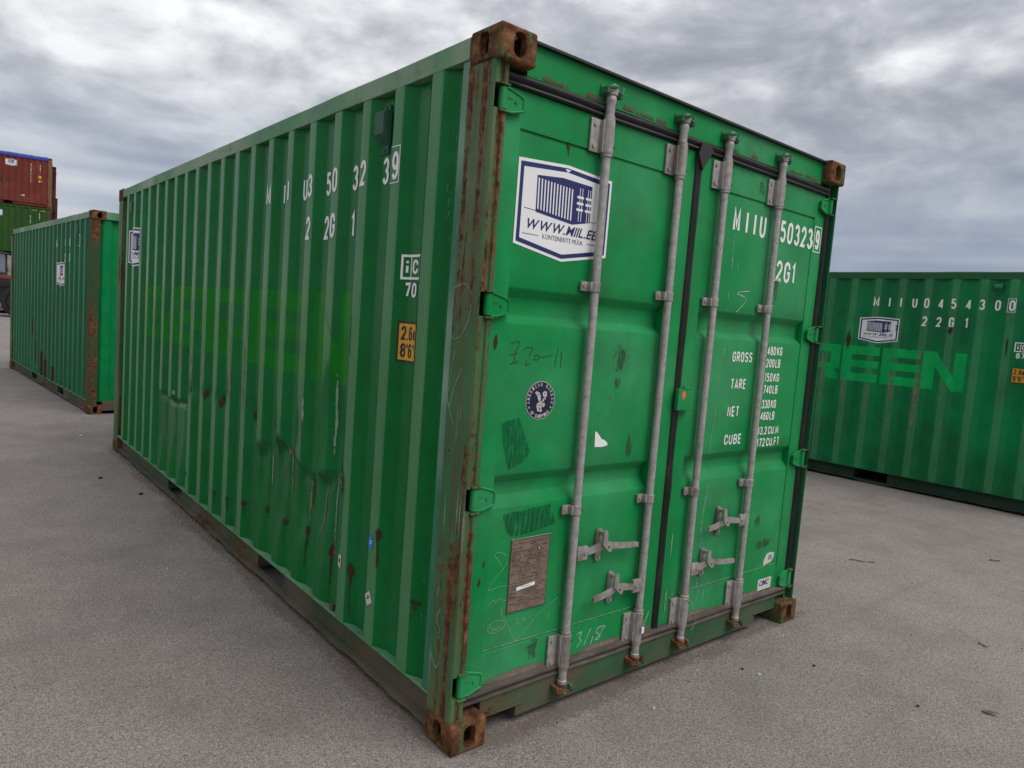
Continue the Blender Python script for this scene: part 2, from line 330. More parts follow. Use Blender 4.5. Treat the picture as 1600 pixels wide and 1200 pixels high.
# ------------------------------------------------------------------ mesh helpers
class MB:
    def __init__(self):
        self.v = []; self.f = []; self.m = []; self.mi = 0
    def add(self, vs, fs):
        o = len(self.v); self.v += [tuple(p) for p in vs]
        for f in fs:
            self.f.append(tuple(i + o for i in f)); self.m.append(self.mi)
        return self
    def box(self, x0, x1, y0, y1, z0, z1, bev=0.0):
        if bev <= 0:
            vs = [(x, y, z) for z in (z0, z1) for y in (y0, y1) for x in (x0, x1)]
            return self.add(vs, [(0, 2, 3, 1), (4, 5, 7, 6), (0, 1, 5, 4), (2, 6, 7, 3), (0, 4, 6, 2), (1, 3, 7, 5)])
        bm = bmesh.new(); bmesh.ops.create_cube(bm, size=1)
        for p in bm.verts:
            p.co = Vector(((x0 + x1) / 2 + p.co.x * (x1 - x0), (y0 + y1) / 2 + p.co.y * (y1 - y0), (z0 + z1) / 2 + p.co.z * (z1 - z0)))
        bmesh.ops.bevel(bm, geom=list(bm.edges), offset=bev, segments=2, affect='EDGES', profile=0.6)
        return self.bm(bm)
    def bm(self, bm):
        bm.verts.index_update()
        self.add([p.co[:] for p in bm.verts], [[q.index for q in f.verts] for f in bm.faces]); bm.free(); return self
    def tube(self, a, b, r, n=16, r2=None, caps=True):
        a = Vector(a); b = Vector(b); r2 = r if r2 is None else r2
        d = (b - a).normalized(); u = d.orthogonal().normalized(); w = d.cross(u)
        vs = []
        for p, rr in ((a, r), (b, r2)):
            for i in range(n):
                t = 2 * math.pi * i / n; vs.append(p + (u * math.cos(t) + w * math.sin(t)) * rr)
        fs = [(i, (i + 1) % n, n + (i + 1) % n, n + i) for i in range(n)]
        if caps: fs += [tuple(range(n - 1, -1, -1)), tuple(range(n, 2 * n))]
        return self.add(vs, fs)
    def lathe(self, cx, cy, prof, n=18):
        """prof: list of (z, r) bottom to top"""
        vs = []; fs = []
        for z, r in prof:
            for i in range(n):
                t = 2 * math.pi * i / n; vs.append((cx + r * math.cos(t), cy + r * math.sin(t), z))
        for k in range(len(prof) - 1):
            for i in range(n):
                j = (i + 1) % n; fs.append((k * n + i, k * n + j, (k + 1) * n + j, (k + 1) * n + i))
        fs.append(tuple(range(n - 1, -1, -1))); fs.append(tuple(range((len(prof) - 1) * n, len(prof) * n)))
        return self.add(vs, fs)
    def prism_xz(self, pts, y0, y1):
        """polygon in x,z (counter-clockwise seen from -y) extruded from y0 (front) to y1"""
        n = len(pts); vs = [(x, y0, z) for x, z in pts] + [(x, y1, z) for x, z in pts]
        fs = [tuple(range(n)), tuple(range(2 * n - 1, n - 1, -1))] + [(i, n + i, n + (i + 1) % n, (i + 1) % n) for i in range(n)]
        return self.add(vs, fs)
    def loft(self, rings, close=True, caps=True):
        n = len(rings[0]); vs = [p for r in rings for p in r]; fs = []
        for k in range(len(rings) - 1):
            for i in range(n if close else n - 1):
                j = (i + 1) % n; fs.append((k * n + i, k * n + j, (k + 1) * n + j, (k + 1) * n + i))
        if caps and close: fs += [tuple(range(n - 1, -1, -1)), tuple(range((len(rings) - 1) * n, len(rings) * n))]
        return self.add(vs, fs)
    def poly_tube(self, pts, r, n=6):
        pts = [Vector(p) for p in pts]; rings = []
        up = Vector((0.31, 0.2, 0.93))
        for i, p in enumerate(pts):
            d = (pts[min(i + 1, len(pts) - 1)] - pts[max(i - 1, 0)]).normalized()
            u = d.cross(up).normalized(); w = d.cross(u)
            rings.append([p + (u * math.cos(2 * math.pi * k / n) + w * math.sin(2 * math.pi * k / n)) * r for k in range(n)])
        return self.loft(rings)
    def build(self, name, mats, parent=None, smooth=None, recalc=False, mask=None):
        me = bpy.data.meshes.new(name); me.from_pydata(self.v, [], self.f)
        mats = mats if isinstance(mats, (list, tuple)) else [mats]
        for q in mats: me.materials.append(M[q] if isinstance(q, str) else q)
        if len(mats) > 1: me.polygons.foreach_set('material_index', self.m)
        if recalc:
            bm = bmesh.new(); bm.from_mesh(me); bmesh.ops.recalc_face_normals(bm, faces=bm.faces); bm.to_mesh(me); bm.free()
        if smooth is not None:
            me.polygons.foreach_set('use_smooth', [True] * len(me.polygons))
            if smooth < 180: me.set_sharp_from_angle(angle=R(smooth))
        if mask is not None:
            at = me.attributes.new('mask', 'FLOAT', 'POINT'); at.data.foreach_set('value', mask)
        me.update()
        return link(name, me, parent)
def link(name, me, parent=None):
    o = bpy.data.objects.new(name, me); COL.objects.link(o)
    if parent is not None: o.parent = parent
    return o
def thing(name, label, cat, loc=(0, 0, 0), rz=0.0, group=None):
    o = bpy.data.objects.new(name, None); COL.objects.link(o)
    o.empty_display_size = 0.2; o.location = loc; o.rotation_euler = (0, 0, rz)
    tag(o, label, cat, group); return o
def tag(o, label, cat, group=None):
    o['label'] = label; o['category'] = cat
    if group: o['group'] = group
    return o

# ------------------------------------------------------------------ glyphs
CH = 'ABCDEFGHIKLMNOPRSTUVWX0123456789.\'"iciücmwÜ'
GL = {}
def load_glyphs(off, key):
    tmp = {}
    for ch in sorted(set(CH)):
        cu = bpy.data.curves.new('glyph', 'FONT'); cu.body = ch; cu.size = 1.0; cu.offset = off; cu.resolution_u = 3
        ob = bpy.data.objects.new('glyph', cu); COL.objects.link(ob); tmp[ch] = ob
    dg = bpy.context.evaluated_depsgraph_get(); dg.update()
    for ch, ob in tmp.items():
        ev = ob.evaluated_get(dg); me = ev.to_mesh()
        GL[key, ch] = ([(q.co.x, q.co.y) for q in me.vertices], [tuple(f.vertices) for f in me.polygons])
        ev.to_mesh_clear()
    for ob in tmp.values():
        cu = ob.data; bpy.data.objects.remove(ob); bpy.data.curves.remove(cu)
load_glyphs(0.022, 'b'); load_glyphs(0.0, 'r')
CAP = max(y for x, y in GL['r', 'H'][0])
def text2d(s, x0, z0, width, height, key='b', gap=0.10, shear=0.0):
    """-> verts (u,v), faces: the string set in a width x height box whose lower left corner is x0,z0"""
    cur = 0.0; vs = []; fs = []
    for ch in s:
        if ch == ' ': cur += 0.30; continue
        gv, gf = GL[key, ch]
        a = min(p[0] for p in gv); b = max(p[0] for p in gv)
        o = len(vs); vs += [(p[0] - a + cur, p[1] / CAP) for p in gv]
        fs += [tuple(i + o for i in f) for f in gf]; cur += b - a + gap
    cur -= gap
    k = width / cur
    return [(x0 + u * k + shear * v * height, z0 + v * height) for u, v in vs], fs

# stencil-like condensed capitals drawn as constant-width strokes
def _arc(cx, cy, rx, ry, a0, a1, n=9):
    return [(cx + rx * math.cos(R(a0 + (a1 - a0) * i / n)), cy + ry * math.sin(R(a0 + (a1 - a0) * i / n))) for i in range(n + 1)]
_oval = lambda cy, rx, ry: _arc(.5, cy, rx, ry, 90, 450, 22)
_ring = _arc(.5, .70, .5, .30, 0, 180) + _arc(.5, .30, .5, .30, 180, 360) + [(1, .70)]
SG = {
 '0': (1, [_ring]), 'O': (1, [_ring]), 'U': (1, [[(0, 1)] + _arc(.5, .29, .5, .29, 180, 360) + [(1, 1)]]),
 'C': (1, [[(1, .66)] + _arc(.5, .71, .5, .29, 0, 180) + _arc(.5, .29, .5, .29, 180, 360) + [(1, .34)]]),
 'G': (1, [[(1, .68)] + _arc(.5, .71, .5, .29, 0, 180) + _arc(.5, .29, .5, .29, 180, 360) + [(1, .46), (.55, .46)]]),
 '1': (.42, [[(0, .80), (.75, 1), (.75, 0)]]), 'I': (0, [[(0, 0), (0, 1)]]),
 '2': (1, [_arc(.5, .72, .48, .28, 175, 0) + [(.95, .60), (.02, .02), (1, .02)]]),
 '3': (1, [_arc(.48, .755, .46, .245, 165, -90), _arc(.5, .265, .5, .265, 100, -165)]),
 '4': (1, [[(.72, 0), (.72, 1)], [(.72, .98), (0, .26), (1.05, .26)]]),
 '5': (1, [[(.95, 1), (.10, 1), (.05, .52)], _arc(.5, .32, .5, .32, 140, -155)]),
 '6': (1, [_arc(.5, .70, .5, .30, 25, 180) + [(0, .30)], _oval(.30, .5, .30)]),
 '7': (1, [[(0, 1), (1, 1), (.36, 0)]]), '8': (1, [_oval(.755, .45, .245), _oval(.265, .5, .265)]),
 '9': (1, [[(1, .70)] + _arc(.5, .30, .5, .30, 0, -155), _oval(.70, .5, .30)]),
 'M': (1.25, [[(0, 0), (0, 1), (.5, .22), (1, 1), (1, 0)]]), 'N': (1, [[(0, 0), (0, 1), (1, 0), (1, 1)]]),
 'E': (.85, [[(1, 1), (0, 1), (0, 0), (1, 0)], [(0, .52), (.9, .52)]]), 'F': (.85, [[(1, 1), (0, 1), (0, 0)], [(0, .52), (.9, .52)]]),
 'T': (.95, [[(0, 1), (1, 1)], [(.5, 1), (.5, 0)]]), 'L': (.8, [[(0, 1), (0, 0), (1, 0)]]),
 'A': (1.1, [[(0, 0), (.5, 1), (1, 0)], [(.18, .28), (.82, .28)]]),
 'R': (1, [[(0, 0), (0, 1), (.6, 1)] + _arc(.6, .75, .4, .25, 90, -90) + [(0, .5)], [(.5, .5), (1, 0)]]),
 'B': (1, [[(0, 1)] + _arc(.55, .76, .42, .24, 90, -90) + [(0, .52)], [(.5, .52)] + _arc(.55, .26, .45, .26, 90, -90) + [(0, 0), (0, 1)]]),
 'K': (1, [[(0, 0), (0, 1)], [(1, 1), (0, .38)], [(.32, .58), (1, 0)]]),
 'S': (1, [_arc(.5, .75, .48, .25, 20, 255) + _arc(.5, .26, .5, .26, 75, -160)]),
 'V': (1, [[(0, 1), (.5, 0), (1, 1)]]), '.': (0, [[(0, -.06), (0, .10)]]), "'": (0, [[(0, .72), (0, 1.05)]]), '"': (.3, [[(0, .72), (0, 1.05)], [(1, .72), (1, 1.05)]]),
 'm': (1.1, [[(0, 0), (0, .66), (.5, .66), (.5, 0)], [(.5, .66), (1, .66), (1, 0)]]), 'i': (0, [[(0, 0), (0, .62)], [(0, .84), (0, 1.05)]]), 'D': (1, [[(0, 0), (0, 1), (.4, 1)] + _arc(.4, .5, .6, .5, 90, -90) + [(0, 0)]]),
}
def _strip(pts, w):
    pts = [Vector(p) for p in pts]; q = [pts[0]]
    for p in pts[1:]:
        if (p - q[-1]).length > 1e-6: q.append(p)
    closed = (q[0] - q[-1]).length < 1e-5
    vs = []; n = len(q)
    for i in range(n):
        a = q[i - 1] if i else (q[-2] if closed else q[0]); c = q[i + 1] if i < n - 1 else (q[1] if closed else q[-1])
        d1 = (q[i] - a); d2 = (c - q[i])
        d1 = d1.normalized() if d1.length > 1e-9 else d2.normalized(); d2 = d2.normalized() if d2.length > 1e-9 else d1
        t = d1 + d2
        t = t.normalized() if t.length > 1e-6 else d1
        nn = Vector((-t.y, t.x)); k = max(.45, nn.dot(Vector((-d1.y, d1.x))))
        vs += [tuple(q[i] + nn * (w / 2 / k)), tuple(q[i] - nn * (w / 2 / k))]
    return vs, [(2 * i, 2 * i + 1, 2 * i + 3, 2 * i + 2) for i in range(n - 1)]
def strokes(s, x0, z0, width, height, gap=.42, weight=.150):
    """-> list (one per stroke rank) of 2d geometry for the string set in a width x height box"""
    w = weight * height; units = 0.0; lay = []
    for ch in s:
        if ch == ' ': units += .35; continue
        lay.append((ch, units)); units += SG[ch][0] + gap
    units -= gap; n = len([c for c in s if c != ' '])
    # every glyph is (its units * k) plus one stroke width wide
    k = (width - n * w) / max(units, 1e-6) if units > 1e-6 else 0.0
    ranks = [[], [], []]; cnt = 0
    for ch, u in lay:
        a = x0 + u * k + cnt * w + w / 2; cnt += 1
        for r, path in enumerate(SG[ch][1]):
            ranks[r].append(_strip([(a + p[0] * SG[ch][0] * k, z0 + w / 2 + p[1] * (height - w)) for p in path], w))
    return [merge(*r) for r in ranks if r]
# ------------------------------------------------------------------ container geometry
LEN, WID, HGT = 6.058, 2.438, 2.591
PITCH, C0, CREST, WEB = 0.2775, 0.380, 0.036, 0.068
XO, DEP = 0.004, 0.036
BENDS = []
for k in range(-1, 21):
    c = C0 + k * PITCH
    BENDS += [c - CREST - WEB, c - CREST, c + CREST, c + CREST + WEB]
BENDS = [b for b in BENDS if 0.18 < b < 5.878]
def prof_raw(y):
    if y < 0.276 or y > 5.76: return DEP
    d = abs((y - C0 + PITCH / 2) % PITCH - PITCH / 2)
    if d <= CREST: return 0.0
    if d >= CREST + WEB: return DEP
    return DEP * (d - CREST) / WEB
def prof(y, r=0.007):
    return XO + sum(prof_raw(y + r * k / 2) for k in (-2, -1, 0, 1, 2)) / 5
def ss(a, b, x):
    t = max(0.0, min(1.0, (x - a) / (b - a))); return t * t * (3 - 2 * t)
def dent(y, z):
    """fork-lift damage low on the main container's side"""
    d = 0.0
    n = mnoise.noise(Vector((y * 3.1, z * 2.0, 3.3))); n2 = mnoise.noise(Vector((y * 9.0, z * 7.0, 8.1)))
    w = ss(0.93, 1.12, y) * (1 - ss(1.95, 2.25, y))
    if w > 0:
        zt = 0.80 + 0.05 * math.sin(y * 8.0) + 0.03 * n
        top = 1 - ss(zt - 0.045, zt + 0.03, z)
        cw = 1 - ss(0.02, 0.10, abs((y - C0 + PITCH / 2) % PITCH - PITCH / 2))
        d += w * 0.048 * (0.22 + 0.78 * cw) * top * (0.30 + 0.70 * ss(0.17, 0.62, z)) * (1 + 0.35 * n + 0.3 * n2)
        crest_w = 1 - min(1, abs((y - C0 + PITCH / 2) % PITCH - PITCH / 2) / 0.08)
        d += w * 0.020 * crest_w * math.exp(-((z - zt + 0.04) / 0.05) ** 2)
    w = ss(3.48, 3.62, y) * (1 - ss(4.18, 4.42, y))
    if w > 0:
        zt = 0.80 + 0.04 * n
        cw = 1 - ss(0.02, 0.10, abs((y - C0 + PITCH / 2) % PITCH - PITCH / 2))
        d += w * 0.032 * (0.25 + 0.75 * cw) * (1 - ss(zt - 0.03, zt + 0.02, z)) * (0.2 + 0.8 * ss(0.16, 0.6, z))
        d += w * 0.016 * math.exp(-((z - zt + 0.02) / 0.025) ** 2)
    w = ss(1.02, 1.09, y) * (1 - ss(1.22, 1.30, y))
    d += w * 0.014 * math.exp(-((z - 0.98) / 0.20) ** 2) * (1 + 0.8 * n2)
    for yc, zc, a, ry, rz in ((3.40, 0.94, .010, .07, .05), (3.08, 0.96, .012, .06, .04), (2.79, 0.95, .014, .06, .05), (2.20, 0.95, .010, .06, .07), (1.86, 0.97, .012, .05, .07), (1.56, 0.97, .012, .05, .08), (2.66, 1.04, .010, .05, .08), (1.15, 1.22, .008, .05, .12)):
        d += a * math.exp(-((y - yc) / ry) ** 2 - ((z - zc) / rz) ** 2)
    d += 0.0022 * mnoise.noise(Vector((y * 1.1, z * 1.3, 0.5)))
    return d
Z_LO, Z_HI = 0.172, 2.503
def side_ys():
    ys = {0.18, 5.878}
    for b in BENDS:
        for k in (-.0105, -.0045, 0, .0045, .0105): ys.add(round(b + k, 5))
    ys = sorted(y for y in ys if 0.18 <= y <= 5.878)
    out = [ys[0]]
    for y in ys[1:]:
        if y - out[-1] > 0.03: out.append((y + out[-1]) / 2)
        out.append(y)
    return out
def side_panel(parent, mat, dented, mirror=False):
    ys = side_ys()
    zs = [Z_LO, Z_HI]
    if dented:
        zs = [Z_LO + (0.62 - Z_LO) * i / 18 for i in range(18)] + [0.62 + 0.42 * i / 42 for i in range(42)] + [1.04 + (Z_HI - 1.04) * i / 40 for i in range(41)]
    nz = len(zs) - 1
    vs = []
    for z in zs:
        for y in ys:
            x = prof(y) + (dent(y, z) if dented else 0.0)
            vs.append((WID - x if mirror else x, y, z))
    n = len(ys)
    fs = [(k * n + i, k * n + n + i, k * n + n + i + 1, k * n + i + 1) for k in range(nz) for i in range(n - 1)]
    if mirror: fs = [f[::-1] for f in fs]
    fs = [f[::-1] for f in fs]
    mb = MB(); mb.add(vs, fs)
    return mb.build('side_panel', mat, parent, smooth=180)
class Side:
    """maps flat artwork (u to the viewer's right, v up) on to the corrugated side x=0"""
    def __init__(self, dented): self.d = dented
    def pos(self, y, z, off): return (prof(y) + (dent(y, z) if self.d else 0.0) - off, y, z)
    def cuts(self):
        return [((0, b + k, 0), (0, 1, 0)) for b in BENDS for k in (-.0105, -.004, .004, .0105)]
    def place(self, u, v): return (0.0, -u, v)
    def lift(self, co, off): return self.pos(co.y, co.z, off)
class Door:
    def cuts(self):
        return [((0, 0, z), (0, 0, 1)) for z, _ in DZ]
    def place(self, u, v): return (u, 0.0, v)
    def lift(self, co, off): return (co.x, door_y(co.x, co.z) - off, co.z)
class Flat:
    """artwork on the plane y = y0 seen from -y, or any frame given by origin, right, up, normal"""
    def __init__(self, o, r, u, n): self.o, self.r, self.u, self.n = map(Vector, (o, r, u, n))
    def cuts(self): return []
    def place(self, u, v): return tuple(self.o + self.r * u + self.u * v)
    def lift(self, co, off): return tuple(Vector(co) + self.n * off)
def decal(surf, name, layers, parent, off0=0.0016, grid=0.0):
    if getattr(surf, 'd', False) and off0 == 0.0016: off0, grid = 0.0022, 0.045
    """layers: list of (material, verts2d, faces, off) ; conformed to the surface"""
    mb = MB(); mats = []
    for mat, v2, fs, off in layers:
        bm = bmesh.new(); bv = [bm.verts.new(surf.place(u, v)) for u, v in v2]
        for f in fs:
            try: bm.faces.new([bv[i] for i in f])
            except ValueError: pass
        cos = [q.co for q in bm.verts]
        lo = [min(c[i] for c in cos) for i in range(3)]; hi = [max(c[i] for c in cos) for i in range(3)]
        for co, no in surf.cuts():
            ax = max(range(3), key=lambda i: abs(no[i]))
            if lo[ax] < co[ax] < hi[ax]:
                bmesh.ops.bisect_plane(bm, geom=list(bm.verts) + list(bm.edges) + list(bm.faces), plane_co=co, plane_no=no, dist=1e-6)
        if grid:
            for ax in (1, 2):
                p = lo[ax] + grid
                while p < hi[ax]:
                    co = [0, 0, 0]; co[ax] = p; no = [0, 0, 0]; no[ax] = 1
                    bmesh.ops.bisect_plane(bm, geom=list(bm.verts) + list(bm.edges) + list(bm.faces), plane_co=co, plane_no=no, dist=1e-6)
                    p += grid
        for q in bm.verts: q.co = surf.lift(q.co, off0 + off)
        if mat not in mats: mats.append(mat)
        mb.mi = mats.index(mat); mb.bm(bm)
    return mb.build(name, mats, parent)
def rect(u0, u1, v0, v1): return [(u0, v0), (u1, v0), (u1, v1), (u0, v1)], [(0, 1, 2, 3)]
def frame(u0, u1, v0, v1, w):
    vs = [(u0, v0), (u1, v0), (u1, v1), (u0, v1), (u0 + w, v0 + w), (u1 - w, v0 + w), (u1 - w, v1 - w), (u0 + w, v1 - w)]
    return vs, [(0, 1, 5, 4), (1, 2, 6, 5), (2, 3, 7, 6), (3, 0, 4, 7)]
def poly(pts): return list(pts), [tuple(range(len(pts)))]
def merge(*parts):
    V = []; F = []
    for v, f in parts:
        o = len(V); V += list(v); F += [tuple(i + o for i in q) for q in f]
    return V, F
def ribbon(pts, w, closed=False, taper=True):
    """smooth hand-drawn line through 2d points"""
    P = [Vector(p) for p in pts]; out = []
    n = len(P)
    for i in range(n - 1):
        p0, p1, p2, p3 = P[max(i - 1, 0)], P[i], P[i + 1], P[min(i + 2, n - 1)]
        for k in range(5):
            t = k / 5; t2 = t * t; t3 = t2 * t
            out.append(0.5 * ((2 * p1) + (p2 - p0) * t + (2 * p0 - 5 * p1 + 4 * p2 - p3) * t2 + (3 * p1 - p0 - 3 * p2 + p3) * t3))
    out.append(P[-1]); vs = []
    for i, p in enumerate(out):
        d = out[min(i + 1, len(out) - 1)] - out[max(i - 1, 0)]
        if d.length < 1e-9: d = Vector((1, 0))
        nrm = Vector((-d.y, d.x)).normalized() * w * 0.5 * (random.uniform(0.6, 1.1))
        vs += [tuple(p + nrm), tuple(p - nrm)]
    return vs, [(2 * i, 2 * i + 1, 2 * i + 3, 2 * i + 2) for i in range(len(out) - 1)]
def splat(surf, name, mat, u, v, w, h, parent, kind='spot', n=14, off=0.0022):
    """stain: a small grid laid on the surface with its own irregular outline in the attribute 'mask'"""
    v2 = []; mask = []
    for j in range(n + 1):
        for i in range(n + 1):
            a = i / n * 2 - 1; b = j / n * 2 - 1
            v2.append((u + a * w / 2, v + b * h / 2))
            if kind == 'drip':
                head = 1 - math.hypot(a / 0.85, (b - 0.68) / 0.32); tail = (1 - abs(a) / 0.45) * (0.25 + 0.65 * (b + 1) / 2) if b < 0.75 else 0
                k = max(head * 1.7, tail)
            elif kind == 'streak': k = (1 - abs(a)) * 1.2 * (1 - abs(b) ** 4)
            elif kind == 'flat': k = 0.95 * min(1, (1 - abs(a)) * 5) * min(1, (1 - abs(b)) * 5)
            else: k = (1 - math.hypot(a, b)) * 1.4
            mask.append(max(0.0, min(1.0, k)) if 0 < i < n and 0 < j < n else 0.0)
    vs = [surf.lift(Vector(surf.place(*p)), off) for p in v2]
    fs = [(j * (n + 1) + i, j * (n + 1) + i + 1, (j + 1) * (n + 1) + i + 1, (j + 1) * (n + 1) + i) for j in range(n) for i in range(n)]
    return MB().add(vs, fs).build(name, mat, parent, smooth=180, mask=mask)

# ---- corner casting (one boolean-cut block, mirrored for the eight corners)
def casting_mesh():
    def cutter(axis, c):
        mb = MB(); pts = []
        rx, rz = (0.0275, 0.0425)
        for i in range(28):
            t = 2 * math.pi * i / 28
            # stadium-like slot
            cx, cz = math.cos(t), math.sin(t)
            px = rx * math.copysign(abs(cx) ** 0.85, cx); pz = (rz - rx) * (1 if cz > 0.001 else -1 if cz < -0.001 else 0) + rx * math.copysign(abs(cz) ** 0.9, cz)
            pts.append((px, pz))
        if axis == 'y': a = [(c[0] + p, -0.05, c[1] + q) for p, q in pts]; b = [(c[0] + p, 0.13, c[1] + q) for p, q in pts]
        elif axis == 'x': a = [(-0.05, c[0] + p, c[1] + q) for p, q in pts]; b = [(0.12, c[0] + p, c[1] + q) for p, q in pts]
        else: a = [(c[0] + p * 1.2, c[1] + q * 1.4, 0.05) for p, q in pts]; b = [(c[0] + p * 1.2, c[1] + q * 1.4, 0.2) for p, q in pts]
        mb.loft([a, b]); return mb.build('cutter', 'cast', None, recalc=True)
    blk = MB().box(0, 0.162, 0, 0.178, 0, 0.118).build('block', 'cast')
    bm = bmesh.new(); bm.from_mesh(blk.data)
    bmesh.ops.bevel(bm, geom=[e for e in bm.edges], offset=0.011, segments=4, affect='EDGES', profile=0.5)
    bm.to_mesh(blk.data); bm.free()
    cut = [cutter('y', (0.083, 0.059)), cutter('x', (0.095, 0.059)), cutter('z', (0.083, 0.095))]
    cut.append(MB().box(.030, .148, .030, .160, .018, .100).build('cavity', 'cast'))
    for c in cut:
        md = blk.modifiers.new('b', 'BOOLEAN'); md.object = c; md.operation = 'DIFFERENCE'; md.solver = 'EXACT'
    dg = bpy.context.evaluated_depsgraph_get(); dg.update()
    me = bpy.data.meshes.new_from_object(blk.evaluated_get(dg))
    for o in cut + [blk]: bpy.data.objects.remove(o, do_unlink=True)
    return me
CAST = casting_mesh()
def castings(parent, mat, length=LEN, h=HGT):
    for top in (True, False):
        for fx in (False, True):
            for fy in (False, True):
                me = CAST.copy(); me.materials.clear(); me.materials.append(M[mat])
                flip = fx ^ fy ^ (not top)
                for q in me.vertices:
                    x, y, z = q.co
                    if not top: z = 0.118 - z
                    q.co = (WID - x if fx else x, length - y if fy else y, z + (h - 0.118 if top else 0))
                if flip: me.flip_normals()
                me.polygons.foreach_set('use_smooth', [True] * len(me.polygons)); me.set_sharp_from_angle(angle=R(35))
                link('corner_casting', me, parent)
HINGE_Z = [(0.198, 0.290), (0.903, 0.992), (1.609, 1.693), (2.316, 2.398)]
P_N = [(.004, .178), (.004, .034), (.009, .027), (.024, .025), (.029, .030), (.033, .038), (.045, .038), (.050, .031), (.067, .031), (.072, .115), (.05, .178)]
P_R = [(.004, .178), (.004, .034), (.007, .027), (.016, .025), (.019, .030), (.021, .112), (.049, .112), (.050, .052), (.070, .050), (.072, .115), (.05, .178)]
P_H = [(.004, .178), (.004, .034), (.006, .029), (.009, .028), (.011, .090), (.02, .095), (.05, .095), (.066, .095), (.072, .095), (.072, .115), (.05, .178)]
def door_post(parent, mat, right=False, h=HGT):
    zs = [(0.117, P_N)]
    for a, b in HINGE_Z: zs += [(a - .0005, P_N), (a + .0005, P_H), (b - .0005, P_H), (b + .0005, P_N)]
    zs.append((h - 0.117, P_N))
    rings = []
    for z, p in zs:
        if right and p is P_N: p = P_R
        rings.append([((WID - x) if right else x, y, z) for x, y in p])
    mb = MB(); mb.loft(rings)
    o = mb.build('corner_post', mat, parent, recalc=True)
    return o
def plain_post(parent, mat, x0, x1, y0, y1, h=HGT):
    return MB().box(x0, x1, y0, y1, 0.117, h - 0.117, 0.006).build('corner_post', mat, parent)
def low_rail_mesh(mirror, pockets=True):
    """outward-facing channel: top flange, recessed web with two fork pockets, lower flange bent here and there"""
    mb = MB(); mx = (lambda x: WID - x) if mirror else (lambda x: x)
    def slab(x0, x1, y0, y1, z0, z1): mb.box(min(mx(x0), mx(x1)), max(mx(x0), mx(x1)), y0, y1, z0, z1)
    pk = [(1.70, 2.09), (3.73, 4.12)] if pockets else []
    y = 0.18
    for a, b in pk + [(5.878, 5.878)]:
        slab(0.052, 0.058, y, a, 0.042, 0.1655)
        if a < b:
            slab(0.058, 0.30, a - .006, a, 0.036, 0.1655); slab(0.058, 0.30, b, b + .006, 0.036, 0.1655)
        y = b
    # lower flange with an uneven outer edge
    n = 120; top = []; 
    rows = []
    for i in range(n + 1):
        yy = 0.18 + 5.698 * i / n
        k = mnoise.noise(Vector((yy * 2.3, 1.7, 0))); k2 = mnoise.noise(Vector((yy * 7.0, 4.2, 0)))
        xo = 0.014 + 0.012 * k + 0.006 * k2; zo = 0.036 + 0.006 * k2 - 0.008 * max(0, k)
        rows.append([(mx(0.0515), yy, 0.042), (mx(xo), yy, zo), (mx(xo), yy, zo - 0.006), (mx(0.0515), yy, 0.035)])
    mb.loft(rows)
    return mb
def corr_end(parent, mat, y, flip, z0=0.16, z1=2.50):
    """corrugated end wall; faces -y when flip is False"""
    xs = [0.07]; ys = [0.04]
    p = 0.25; n = 9; x = 0.094
    for i in range(n):
        for dx, dy in ((0.0, .04), (.045, 0.0), (.125, 0.0), (.170, .04)):
            xs.append(x + dx); ys.append(dy)
        x += p
    xs.append(2.368); ys.append(0.04)
    vs = []; 
    for z in (z0, z1):
        for a, d in zip(xs, ys):
            vs.append((a, y + d if not flip else y - d, z))
    m = len(xs); fs = [(i, i + 1, m + i + 1, m + i) for i in range(m - 1)]
    if flip: fs = [f[::-1] for f in fs]
    return MB().add(vs, fs).build('end_panel', mat, parent)
def roof(parent, mat, h=HGT, y0=0.09, y1=5.97):
    ys = []; zs = []; y = y0
    while y < y1 - 0.1:
        for d, zz in ((0, -.022), (.05, -.022), (.07, -.006), (.14, -.006), (.16, -.022)):
            ys.append(y + d); zs.append(h + zz)
        y += 0.21
    ys.append(y1); zs.append(h - .022)
    vs = [(x, a, b) for x in (0.045, WID - 0.045) for a, b in zip(ys, zs)]; n = len(ys)
    return MB().add(vs, [(i, n + i, n + i + 1, i + 1) for i in range(n - 1)]).build('roof_panel', mat, parent)
def top_rail(parent, mat, mirror, h=HGT, y0=0.179, y1=5.879):
    mb = MB(); x0, x1 = (0.001, 0.06) if not mirror else (WID - 0.06, WID - 0.001)
    # hollow section, slightly wavy from knocks
    rings = []; n = 46
    for i in range(n + 1):
        y = y0 + (y1 - y0) * i / n
        k = 0.003 * mnoise.noise(Vector((y * 1.7, 9.1, h))); k2 = 0.002 * mnoise.noise(Vector((y * 5.0, 2.1, h)))
        s = -1 if mirror else 1; a, b = (x0, x1) if not mirror else (x1, x0)
        o = a + s * (k + 0.002)
        rings.append([(b, y, h - .089), (o, y, h - .089 + k2), (o - s * 0.0, y, h - .016), (o + s * .010, y, h - .008 + k2), (b, y, h - .008)])
    mb.loft(rings)
    return mb.build('top_rail', mat, parent, recalc=True)
